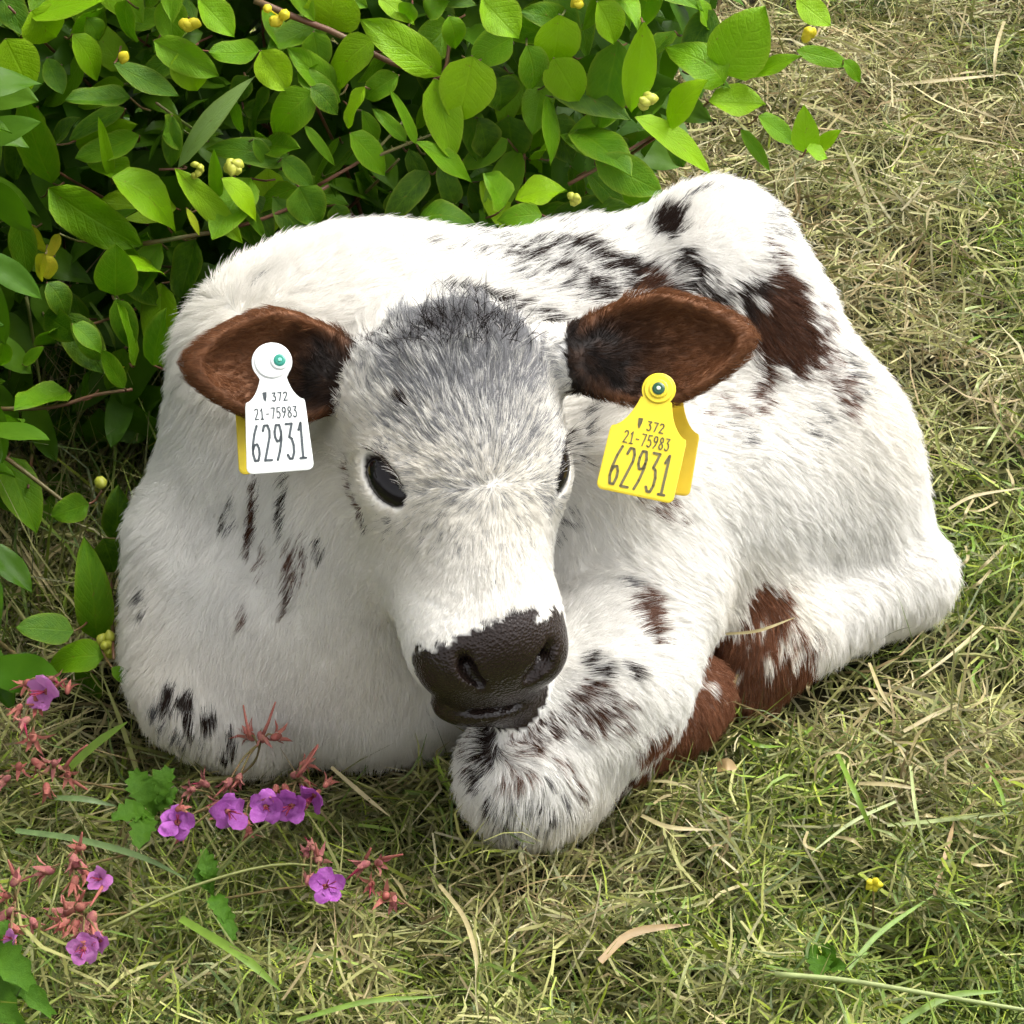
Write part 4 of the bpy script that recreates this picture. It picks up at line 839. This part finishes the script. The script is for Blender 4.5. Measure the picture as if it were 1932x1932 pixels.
R1 = [(170, 90, 620, -40, 200, .85), (170, 60, 330, 235, 230, .95), (30, 215, 170, 505, 230, .95), (400, 190, 590, 445, 150, .75), (700, 0, 690, 250, 180, .6), (930, -20, 960, 245, 170, .65), (1090, -20, 1290, 205, 170, .7), (1440, 280, 1590, 500, 190, .95), (1430, 280, 1160, 310, 180, .65), (850, 225, 1210, 420, 170, .7), (1000, 270, 1100, 510, 200, .85),
      (720, 540, 360, 560, 150, .35), (630, 350, 985, 545, 150, .4), (690, 600, 360, 745, 130, .3), (290, 1010, 100, 570, 220, .55), (270, 1040, 750, 1375, 290, .65), (620, 980, 1035, 1190, 270, .72), (612, 975, 545, 645, 62, .8), (985, 925, 1335, 405, 125, 3), (965, 930, 1350, 1345, 150, .9), (1200, 1095, 1180, 835, 75, .7), (1225, 985, 1460, 1180, 130, .95), (640, 1630, 640, 1360, 225, .5), (950, 640, 950, 935, 120, .3), (1300, 555, 1312, 745, 90, .5),
      (1725, 505, 1465, 745, 210, .65), (1640, 395, 1885, 565, 110, .55), (1730, 175, 1770, 405, 140, .5), (1680, 690, 1860, 920, 55, .5), (1555, 875, 1735, 1035, 110, .3), (1650, 1030, 1760, 1245, 190, .3), (1400, 770, 1495, 925, 80, .4), (770, 750, 430, 885, 170, .5), (1080, 1320, 1000, 1650, 190, .2), (640, 1650, 740, 1935, 140, .4), (820, 1935, 895, 1715, 115, .55), (400, 1790, 570, 1940, 130, .4), (260, 1560, 410, 1745, 150, .3), (100, 1190, 150, 1510, 160, .45), (260, 320, 340, 525, 130, .3),
      (170, 1240, 240, 1420, 90, 1.8), (330, 1290, 270, 1430, 80, 2), (250, 1400, 190, 1560, 90, 2), (240, 1410, 300, 1560, 100, 2), (1030, 1150, 1110, 1300, 45, 1.5), (480, 100, 560, 220, 130, .45), (1850, 1130, 1900, 1260, 120, .2), (1300, 1060, 1480, 1330, 70, .35), (120, 760, 60, 1000, 140, .2), (300, 800, 420, 640, 120, .2), (1370, 420, 1300, 560, 120, .25)]
R2 = [(150, 160, 210, -80, 270, .9), (430, -20, 635, 135, 95, .9), (775, 415, 370, 105, 230, .75), (410, 215, 105, 455, 200, .95), (545, 415, 340, 535, 160, .6), (360, 480, 235, 695, 120, .95), (340, 610, 440, 825, 110, .55), (640, 795, 530, 505, 65, .6), (585, 780, 415, 600, 90, .5), (740, 435, 850, 890, 180, .85), (950, 310, 880, 695, 270, .9), (640, 785, 975, 990, 140, .6), (275, 735, 495, 965, 150, .5), (600, 825, 715, 1075, 100, .25), (820, 90, 885, 275, 125, .6), (1000, -10, 1205, 215, 220, .75),
      (1430, 80, 1400, 415, 220, .95), (1400, 320, 1545, 570, 210, .9), (1755, 225, 1650, 750, 220, .45), (1640, 10, 1765, 245, 180, .97), (1900, 120, 1840, 650, 190, .95), (1630, 885, 2010, 1055, 215, .55), (1130, 1135, 1025, 955, 200, .6), (1190, 1105, 1450, 1010, 200, .9), (1335, 1185, 1100, 1195, 130, .6), (650, 1225, 890, 1135, 200, .45), (850, 1130, 790, 935, 150, .2), (1080, 430, 1140, 610, 210, .25), (1175, 205, 935, 335, 210, .55), (1580, 945, 1825, 1185, 130, .25), (1150, 640, 1180, 900, 220, .1), (1380, 640, 1520, 900, 200, .12), (980, 650, 1060, 880, 200, .12), (60, 480, 230, 620, 120, .3), (1250, 250, 1330, 520, 170, .4), (500, 1060, 560, 1220, 120, .15), (620, 20, 560, 120, 110, .5), (700, 80, 760, 10, 120, .6)]
R3 = [(160, 535, 555, 765, 135, .95), (420, -10, 525, 135, 115, .7), (560, 335, 745, 40, 250, .75), (565, 380, 400, 190, 200, .7), (690, 355, 905, 240, 90, .75), (895, -10, 1045, 125, 125, .9), (895, 230, 1150, 290, 85, .7), (1110, 275, 1205, 375, 60, .65), (495, 465, 755, 480, 160, .97), (435, 325, 595, 405, 65, .5), (310, 575, 430, 360, 170, .95), (640, 590, 785, 780, 60, .55), (720, 530, 905, 665, 95, .7), (940, 695, 930, 520, 115, .95), (975, 690, 1100, 590, 65, .8), (940, 680, 1040, 720, 80, .8), (330, 600, 380, 760, 90, .3)]
R6 = [(740, 315, 785, 50, 125, .45), (650, 315, 575, 15, 115, .5), (480, 290, 355, 105, 115, .3), (600, 425, 485, 235, 100, .4), (110, 310, 210, 225, 70, .4), (400, 485, 445, 335, 90, .2), (430, 985, 245, 1045, 135, .32), (560, 1165, 575, 930, 180, .12), (470, 1640, 430, 1215, 195, .42), (355, 1600, 80, 1575, 175, .35), (505, 1720, 205, 1725, 185, .5), (450, 1800, 380, 1940, 200, .25), (540, 1775, 650, 1855, 80, .4), (500, 1150, 560, 1330, 150, .12), (20, 200, 0, 330, 90, .55)]
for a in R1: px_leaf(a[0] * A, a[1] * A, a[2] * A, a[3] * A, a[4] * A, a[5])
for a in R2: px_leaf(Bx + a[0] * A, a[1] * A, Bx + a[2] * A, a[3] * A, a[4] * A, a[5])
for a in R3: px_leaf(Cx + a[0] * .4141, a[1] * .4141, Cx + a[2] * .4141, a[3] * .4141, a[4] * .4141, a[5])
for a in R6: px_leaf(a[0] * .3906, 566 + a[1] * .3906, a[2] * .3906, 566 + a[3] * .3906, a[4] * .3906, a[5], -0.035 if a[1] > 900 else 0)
n_front = len(LEAVES)
def right_edge(v): return float(np.interp(v, [-300, 0, 150, 250, 350, 430], [1420, 1400, 1330, 1290, 1200, 1130]))
def clear(P): return not ((P > G0 + 0.01) & (P < G1 - 0.01)).all() or sample(D, P[None])[0] > 0.02
# more leaves behind and above
k = 0
while k < 165:
    u, v = rng.uniform(-120, 1400), rng.uniform(-160, 1000)
    if v > 430 and u > 330 - (v - 430) * 0.15: continue
    if v <= 430 and u > right_edge(v) - 40: continue
    if v > 650 and rng.random() < 0.7: continue
    Y = bush_y(u, v) + (rng.uniform(0.01, 0.09) if v > -20 else rng.uniform(0, 0.16)); P0 = at(u, v, Y)
    d = unit(np.array([rng.normal(0, 0.7), -0.4 + rng.normal(0, 0.4), rng.normal(-0.25, 0.6)])); L = rng.uniform(0.045, 0.085); P1 = P0 + d * L
    if P0[2] < 0.02 or P1[2] < 0.01 or not (clear(P0) and clear(P1)): continue
    place_leaf(P0, P1, L * rng.uniform(0.42, 0.6), float(np.clip(rng.normal(0.5, 0.22), 0.05, 0.97)), unit(np.array([0, -0.5, 0.8]) + rng.normal(0, 0.4, 3))); k += 1
# inner leaves, too deep to tell apart
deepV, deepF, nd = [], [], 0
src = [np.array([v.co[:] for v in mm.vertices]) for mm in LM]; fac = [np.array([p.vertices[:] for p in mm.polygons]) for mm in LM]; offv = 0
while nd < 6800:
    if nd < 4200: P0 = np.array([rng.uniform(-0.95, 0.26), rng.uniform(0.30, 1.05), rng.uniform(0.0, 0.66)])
    elif nd < 5900: P0 = np.array([rng.uniform(-0.95, 0.10), rng.uniform(0.36, 0.95), rng.uniform(0.55, 0.92)])       # extra crown added above the view to block sun from the left side
    else: P0 = np.array([rng.uniform(-0.95, -0.40), rng.uniform(-0.05, 0.36), rng.uniform(0.10, 0.60)])                # leaves added on the near left, mostly out of view, to cast shade
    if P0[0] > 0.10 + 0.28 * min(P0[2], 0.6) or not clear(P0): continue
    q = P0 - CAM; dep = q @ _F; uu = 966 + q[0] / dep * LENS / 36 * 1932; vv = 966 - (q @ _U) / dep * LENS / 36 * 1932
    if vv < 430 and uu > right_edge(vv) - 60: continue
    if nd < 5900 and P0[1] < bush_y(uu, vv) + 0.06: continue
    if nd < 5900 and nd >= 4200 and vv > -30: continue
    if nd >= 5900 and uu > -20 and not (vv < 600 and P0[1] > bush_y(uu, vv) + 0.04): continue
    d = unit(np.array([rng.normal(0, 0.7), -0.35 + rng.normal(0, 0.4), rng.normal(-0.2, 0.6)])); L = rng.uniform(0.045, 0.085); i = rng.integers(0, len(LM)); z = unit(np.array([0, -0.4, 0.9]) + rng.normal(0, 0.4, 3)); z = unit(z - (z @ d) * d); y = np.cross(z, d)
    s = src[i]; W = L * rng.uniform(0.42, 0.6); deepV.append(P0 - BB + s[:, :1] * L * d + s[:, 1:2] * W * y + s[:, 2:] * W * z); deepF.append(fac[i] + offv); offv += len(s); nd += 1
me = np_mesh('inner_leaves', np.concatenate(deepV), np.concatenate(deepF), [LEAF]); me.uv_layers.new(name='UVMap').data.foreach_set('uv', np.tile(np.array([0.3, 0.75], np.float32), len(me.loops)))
o = link(bpy.data.objects.new('inner_leaves', me), shrub); o.color = (*leaf_col(0.2), 1); o['kind'] = 'stuff'  # darker leaf tone paints in the shade inside the shrub
# stems: arching from the base, with a twig to each leaf
def stem(ctrl, r0, r1, twigs=(), n=16):
    c = curve_pts(ctrl, n); V, Fc = tube(c, [r0 + (r1 - r0) * i / (n - 1) for i in range(n)], 6)
    for b in twigs:
        q = b + np.array([rng.normal(0, 0.012), 0.030 + 0.02 * rng.random(), -0.022 + rng.normal(0, 0.008)]); mid = (q + b) / 2 + np.array([0, 0.0, -0.003]); tv, tf = tube(curve_pts([q, mid, b], 5), [0.0011, 0.0011, 0.0010, 0.0010, 0.0009], 5); o_ = len(V); V = V + tv; Fc = Fc + [tuple(i + o_ for i in f) for f in tf]
    return mesh_obj('stem', [p - BB for p in V], Fc, STEM, shrub)
fr = np.array(LEAVES); ns = 22; cen = fr[rng.choice(len(fr), ns, replace=False)]
for it in range(6):
    lab = np.argmin(((fr[:, None] - cen[None]) ** 2).sum(2), 1); cen = np.array([fr[lab == i].mean(0) if (lab == i).any() else cen[i] for i in range(ns)])
for i in range(ns):
    mine = fr[lab == i]
    if not len(mine): continue
    tip = cen[i] + np.array([0, 0.012, 0]); b = BB + np.array([rng.normal(0, 0.10) + 0.4 * (cen[i][0] - BB[0]), rng.normal(0, 0.05) - 0.1, 0.0]); b[2] = -0.02
    if cen[i][2] < 0.20 and cen[i][0] < -0.25: b = np.array([cen[i][0] - 0.05, cen[i][1] + 0.22, -0.02])
    k1 = b * 0.6 + tip * 0.4 + np.array([0, 0.05, 0.10 * (tip[2] + 0.1)]); stem([b, k1, tip], 0.0034, 0.0012, [p for p in mine if np.linalg.norm(p - tip) < 0.5])
def px_stem(pts, r, dy=0.01):
    stem([at(u, v, bush_y(u, v) + dy) for u, v in pts], r, r * 0.7, (), 10)
for pts, r in [([(480, 0), (550, 30), (640, 65), (730, 115), (840, 150)], .0036), ([(270, 460), (330, 450), (430, 432), (530, 400), (620, 350)], .0024), ([(690, 303), (760, 275), (830, 248)], .0018), ([(1072, 348), (1150, 305), (1228, 258)], .0020), ([(880, 125), (930, 105), (970, 80)], .0022), ([(-20, 772), (100, 768), (180, 745), (250, 735)], .0022), ([(-10, 848), (60, 900), (135, 958)], .0024), ([(600, 350), (700, 290), (760, 230)], .0018), ([(820, 150), (840, 130), (850, 60)], .0022), ([(300, 320), (350, 318), (345, 312)], .0012)]: px_stem(pts, r)
# yellow flowers and buds
m = N('yellow_petal'); tc = m.n('TexCoord'); YP = m.pbr(m.mix(m.noise(60, 3, tc.outputs['Object']), (0.62, 0.50, 0.015), (0.72, 0.66, 0.05)), 0.5, 0.3, trans=(0.7, 0.6, 0.05), trans_fac=0.3); YG = N('green_bud').pbr((0.36, 0.38, 0.04), 0.5)
def blob(c, r, d, n=7, k=5):
    """rounded bud pointing along d"""
    pts = [c + d * r * 1.3 * (i / k - 0.5) * 2 for i in range(k + 1)]; return tube(pts, [max(0.08, math.sin(math.pi * (0.06 + 0.88 * i / k))) * r for i in range(k + 1)], n)
def join(lst):
    V, Fc = [], []
    for v, f in lst: o_ = len(V); V += list(v); Fc += [tuple(i + o_ for i in q) for q in f]
    return V, Fc
for (u, v, n, sp, r, mat, dy) in [(352, 38, 6, 17, 9, YP, -.03), (525, 30, 4, 16, 9, YP, -.03), (232, 106, 2, 8, 8, YP, -.03), (440, 318, 6, 15, 9, YG, -.03), (375, 318, 5, 10, 6, YG, -.02), (1085, 374, 5, 12, 8, YG, -.02), (1526, 68, 5, 14, 8, YP, -.02), (1225, 190, 5, 18, 9, YG, -.03), (210, 1222, 11, 26, 8, YG, -.03), (190, 910, 1, 2, 13, YG, -.02), (1090, 6, 4, 16, 8, YP, -.02), (1890, 880, 0, 0, 0, YP, 0), (230, 695, 2, 8, 6, YP, 0)]:
    if n == 0: continue
    c = at(u, v, bush_y(u, v) + dy); L = []
    for q in range(n):
        d = unit(np.array([rng.normal(), -1.0 + rng.normal() * .5, rng.normal() + .4])); p = c + np.array([rng.normal(), rng.normal() * .5, rng.normal()]) * sp * 0.55 * MM; L.append(blob(p, r * 1.35 * MM * rng.uniform(.8, 1.2), d)); L.append(tube([c + np.array([0, .012, -.006]), p], [.0007, .0006], 4))
    V, Fc = join(L); mesh_obj('flower_bud', [p - BB for p in V], Fc, mat, shrub)
# ================================================================== fallen pink geraniums and small finds
def simple(name, c, rough=0.55, c2=None, tf=0.25):
    m = N(name); tc = m.n('TexCoord'); nz = m.noise(150, 6, tc.outputs['Object'], 0.7); return m.pbr(m.mix(m.ramp(nz, [(0.32, (0, 0, 0)), (0.68, (1, 1, 1))]), tuple(x * 0.75 for x in c), c2 or tuple(x * 0.6 for x in c)), rough, 0.15, m.bump(nz, 0.5, 0.004), trans=c, trans_fac=tf)
SAL = simple('pink_calyx', (0.50, 0.22, 0.16), 0.8, (0.38, 0.10, 0.09)); ROSE = simple('rose_calyx', (0.46, 0.13, 0.17), 0.8, (0.40, 0.20, 0.13)); RED = simple('red_style', (0.42, 0.05, 0.10)); PUR = simple('purple_petal', (0.42, 0.09, 0.46), 0.5, (0.52, 0.17, 0.56), 0.35); LIL = simple('lilac_petal', (0.58, 0.25, 0.55), 0.5, (0.48, 0.13, 0.42), 0.35)
GST = simple('geranium_stem', (0.20, 0.22, 0.07), 0.5, (0.26, 0.14, 0.08)); GLF = simple('geranium_leaf', (0.085, 0.20, 0.012), 0.55, (0.05, 0.13, 0.010), 0.3)
def calyx_mesh(root, c, d, r):
    """swollen calyx with five pointed sepals"""
    d = unit(d); V, Fc = tube([c + d * r * t for t in (-.85, -.55, -.1, .35, .65)], [r * q for q in (.18, .42, .50, .38, .24)], 7)
    x = unit(np.cross(d, np.array([.3, .2, .9]))); y = np.cross(d, x); L = [(V, Fc)]
    for k in range(5):
        a = 2 * math.pi * k / 5 + rng.normal(0, .2); e = math.cos(a) * x + math.sin(a) * y; s = np.cross(d, e); o_ = rng.uniform(.25, 1.0); ln = rng.uniform(1.0, 1.9)
        b = c + d * r * .1 + e * r * .52; t1 = b + (d * (1 - .45 * o_) + e * o_ * .7) * r * .6 * ln; t2 = b + (d * (.9 - .6 * o_) + e * o_) * r * 1.25 * ln
        L.append(([b - s * r * .30, b + s * r * .30, t1 + s * r * .24, t2, t1 - s * r * .24, (b + t1) / 2 + e * r * .12], [(0, 1, 5), (1, 2, 5), (2, 3, 5), (3, 4, 5), (4, 0, 5)]))
    V, Fc = join(L); o = mesh_obj('calyx', [p - root['o'] for p in V], Fc, SAL if rng.random() < .55 else ROSE, root['e']); return o
def flower(root, c, d, r, mat):
    """five petals round a throat, each its own sub-part"""
    d = unit(d); x = unit(np.cross(d, np.array([.3, .2, .9]))); y = np.cross(d, x)
    V, Fc = tube([c - d * r * .5, c, c + d * r * .15], [r * .14, r * .22, r * .12], 7); f = mesh_obj('flower', [p - root['o'] for p in V], Fc, SAL, root['e'])
    for k in range(5):
        a = 2 * math.pi * k / 5 + rng.normal(0, .12); e = math.cos(a) * x + math.sin(a) * y; s = np.cross(d, e); V = []; Fq = []; bend = rng.uniform(-.55, .65); tw = rng.uniform(-.3, .3)
        for i in range(5):
            t = i / 4; w = r * (0.10 + 0.42 * math.sin(math.pi * min(1, .15 + t * .72)))
            for j in (-1, 0, 1): V.append(c + e * r * (.12 + .95 * t) * (1 - .06 * abs(j)) + s * w * j + d * r * (.28 * t + bend * t * t + .10 * abs(j) + tw * j * t + rng.normal(0, .11)) + s * r * rng.normal(0, .05) - root['o'])
        for i in range(4):
            for j in range(2): Fq.append((i * 3 + j, i * 3 + j + 1, i * 3 + 4 + j, i * 3 + 3 + j))
        mesh_obj('petal', V, Fq, mat, f)
    L = [tube([c, c + d * r * 1.3 + x * r * rng.normal(0, .2) + y * r * rng.normal(0, .2)], [r * .035, r * .03], 4) for _ in range(5)]; V, Fc = join(L); mesh_obj('stamens', [p - root['o'] for p in V], Fc, RED, f)
def geranium(label, stem_pts, calyces, flowers, styles=(), z=0.05, wst=6):
    """one flowering stalk"""
    c = [on_ground(u, v, zz) for (u, v), zz in zip(stem_pts, np.linspace(0.012, z, len(stem_pts)))]; o0 = c[0].copy(); e = empty('geranium', tuple(o0), label, 'flower', None); root = {'o': o0, 'e': e}
    V, Fc = tube(curve_pts(c, 14), [wst * MM / 2 * (1 - .3 * i / 13) for i in range(14)], 6); mesh_obj('stem', [p - o0 for p in V], Fc, GST, e); line = curve_pts(c, 14)
    def pedicel(p):
        q = min(line, key=lambda s: np.linalg.norm(s - p)); mid = (p + q) / 2 + np.array([0, 0, .006]); V, Fc = tube(curve_pts([q, mid, p], 5), .0009, 5); mesh_obj('flower_stalk', [s - o0 for s in V], Fc, GST, e); return unit(p - mid)
    for (u, v, r) in calyces:
        p = on_ground(u, v, z + rng.uniform(-.008, .014)); d = pedicel(p); calyx_mesh(root, p, d + rng.normal(0, .4, 3), r * MM * 1.2)
        if rng.random() < .55:
            dd = unit(d + rng.normal(0, .35, 3) + np.array([0, -.2, .3])); V, Fc = tube([p, p + dd * r * MM * 2.0, p + dd * r * MM * 3.2], [r * MM * .26, r * MM * .17, r * MM * .06], 5); mesh_obj('style', [s - o0 for s in V], Fc, RED if rng.random() < .6 else SAL, e)
    for (u, v, r, mat) in flowers:
        p = on_ground(u, v, z + .024); pedicel(p); flower(root, p, -_F + np.array([rng.normal(0, .45), 0, rng.normal(0, .35)]), r * MM * 1.15, mat)
        p2 = p + np.array([rng.normal(0, .009), .004, rng.normal(0, .006)]); calyx_mesh(root, p2, rng.normal(0, 1, 3) + np.array([0, -.5, .5]), 13 * MM)
    for a in styles:
        pp = [on_ground(u, v, z + .02 + .012 * i) for i, (u, v) in enumerate(a)]; V, Fc = tube(curve_pts(pp, 6), [.0016, .0016, .0014, .0012, .0010, .0007], 5); mesh_obj('style', [s - o0 for s in V], Fc, SAL, e)
geranium('lilac geranium bloom beside the low shrub leaves, on a thick green stem', [(-30, 1190), (40, 1245), (80, 1290)], [(45, 1362, 14), (34, 1338, 12), (62, 1392, 15), (50, 1290, 13), (100, 1282, 12), (70, 1330, 13)], [(88, 1305, 30, LIL)], [[(100, 1300), (125, 1280)]], .11, 11)
geranium('spent pink geranium heads on a stem with no open bloom, near the calf\'s spotted knee', [(240, 1492), (130, 1470), (40, 1448)], [(35, 1448, 13), (70, 1440, 14), (102, 1442, 14), (88, 1490, 14), (128, 1462, 13), (10, 1470, 13)], [], [[(120, 1450), (140, 1425), (165, 1405)], [(140, 1475), (165, 1490)]], .05)
geranium('upright pink geranium calyces standing against the calf\'s white chest', [(425, 1485), (478, 1440), (492, 1400)], [(472, 1388, 15), (494, 1392, 14), (522, 1390, 15), (496, 1368, 12), (430, 1478, 14), (450, 1470, 13)], [], [[(472, 1392), (466, 1368), (459, 1330)], [(497, 1385), (508, 1358), (520, 1324)], [(560, 1465), (580, 1440), (600, 1408)]], .065)
geranium('row of purple geranium blooms below the calf\'s chest', [(330, 1545), (400, 1525), (470, 1510), (560, 1475)], [(360, 1490, 12), (385, 1478, 13), (540, 1490, 13), (560, 1462, 14), (575, 1440, 13), (462, 1545, 12), (470, 1570, 12), (410, 1515, 11), (580, 1480, 13), (520, 1490, 12), (345, 1575, 11)], [(335, 1552, 30, PUR), (430, 1530, 30, PUR), (502, 1522, 29, PUR), (550, 1520, 30, PUR), (594, 1500, 28, PUR)], [[(570, 1450), (585, 1425), (600, 1405)]], .055)
geranium('single small purple geranium bloom alone on the cut grass', [(400, 1700), (500, 1682), (600, 1668)], [(578, 1612, 12), (602, 1622, 14), (590, 1600, 11)], [(615, 1672, 29, PUR)], [[(600, 1615), (595, 1590)]], .04)
geranium('pink geranium calyces beside the single purple bloom', [(800, 1730), (750, 1690), (705, 1640)], [(685, 1632, 14), (715, 1628, 13), (728, 1690, 15), (700, 1668, 11), (742, 1700, 13)], [], [[(690, 1620), (700, 1600)], [(720, 1620), (760, 1612)]], .045)
geranium('pink geranium head with a magenta petal tip over olive stems', [(250, 1610), (190, 1625), (140, 1640)], [(88, 1642, 16), (140, 1625, 17), (150, 1600, 15), (160, 1645, 15), (140, 1665, 14)], [(190, 1660, 20, LIL)], [[(150, 1595), (155, 1570)], [(195, 1670), (170, 1710)]], .05)
geranium('dense pink geranium head with a lilac bloom hanging from it', [(260, 1720), (210, 1725), (160, 1730)], [(128, 1720, 17), (150, 1712, 17), (172, 1735, 17), (140, 1748, 16), (160, 1755, 15), (120, 1740, 14)], [(158, 1790, 25, LIL), (190, 1775, 18, LIL)], [[(150, 1700), (160, 1680)], [(125, 1715), (118, 1690)]], .05)
geranium('faded geranium buds leaning by broad fresh leaves', [(60, 1620), (40, 1660), (25, 1720)], [(30, 1660, 15), (20, 1722, 17), (26, 1752, 14), (64, 1742, 13), (12, 1690, 12)], [(22, 1770, 15, LIL)], [[(25, 1650), (15, 1622)]], .045)
# toothed fresh leaves
def lobed(name, label, c0, lobes, wz):
    e = empty(name, tuple(c0), label, 'leaf')
    for (u, v, w, zz) in lobes:
        P1 = on_ground(u, v, zz); d = P1 - c0; L = np.linalg.norm(d); x = d / L; z = unit(-_F * .7 + np.array([0, 0, .6]) + rng.normal(0, .2, 3)); z = unit(z - (z @ x) * x); y = np.cross(z, x); V = []; Fq = []; n = 13
        for i in range(n + 1):
            t = i / n; ww = w * MM / 2 * max(.03, (.10 + .80 * math.sin(math.pi * min(.96, .05 + t * .92) ** 1.7))) * (1 + .42 * (i % 2) * (t > .3))
            for j in (-1, 0, 1): V.append(x * L * (t + .05 * abs(j) * (i % 2)) + y * ww * j + z * (abs(j) * ww * .45 + .16 * L * math.sin(t * 3) - .10 * L * t * t + rng.normal(0, .0012)))
        for i in range(n):
            for j in range(2): Fq.append((i * 3 + j, i * 3 + j + 1, i * 3 + 4 + j, i * 3 + 3 + j))
        mesh_obj('lobe', V, Fq, GLF, e)
lobed('geranium_leaf', 'bright green lobed leaf between the pink buds and the purple blooms', on_ground(290, 1540, .04), [(252, 1455, 50, .07), (318, 1450, 50, .07), (218, 1540, 45, .06), (258, 1590, 45, .05), (330, 1490, 36, .06)], 1)
lobed('small_green_leaf', 'small pointed green leaf lying on olive stems', on_ground(402, 1690, .03), [(385, 1605, 34, .06), (370, 1640, 26, .05), (425, 1730, 34, .04), (440, 1770, 30, .03)], 1)
lobed('broad_green_leaf', 'broad fresh green leaves at the foot of the faded geranium buds', on_ground(-20, 1800, .03), [(60, 1880, 50, .05), (90, 1905, 40, .05), (30, 1930, 60, .05), (50, 1850, 60, .07), (20, 1745, 60, .05)], 1)
lobed('clover_leaf', 'bright yellow-green clover leaf sunk in the cut grass', on_ground(1550, 1805, .03), [(1520, 1800, 36, .04), (1545, 1840, 40, .04), (1575, 1790, 36, .04), (1590, 1825, 30, .04)], 1)
# buttercup and a fallen orange petal
p = on_ground(1648, 1666, .045); e = empty('buttercup', tuple(p), 'tiny yellow buttercup standing in the cut grass', 'flower'); V, Fc = tube([np.array([0.004, .004, -.05]), np.array([0.0, 0, 0])], .0009, 5); mesh_obj('stem', V, Fc, GST, e)
for k in range(5):
    a = k * 1.257; d = unit(np.array([math.cos(a), -.4, math.sin(a)])); V, Fc = blob(d * .0038, .0032, d, 6, 4); mesh_obj('petal', V, Fc, YP, e)
stalk('tan', [(1352, 1448), (1372, 1442), (1390, 1450)], 26, (0.03, 0.035, 0.03), False, 'small orange fallen petal near the brown foreleg')
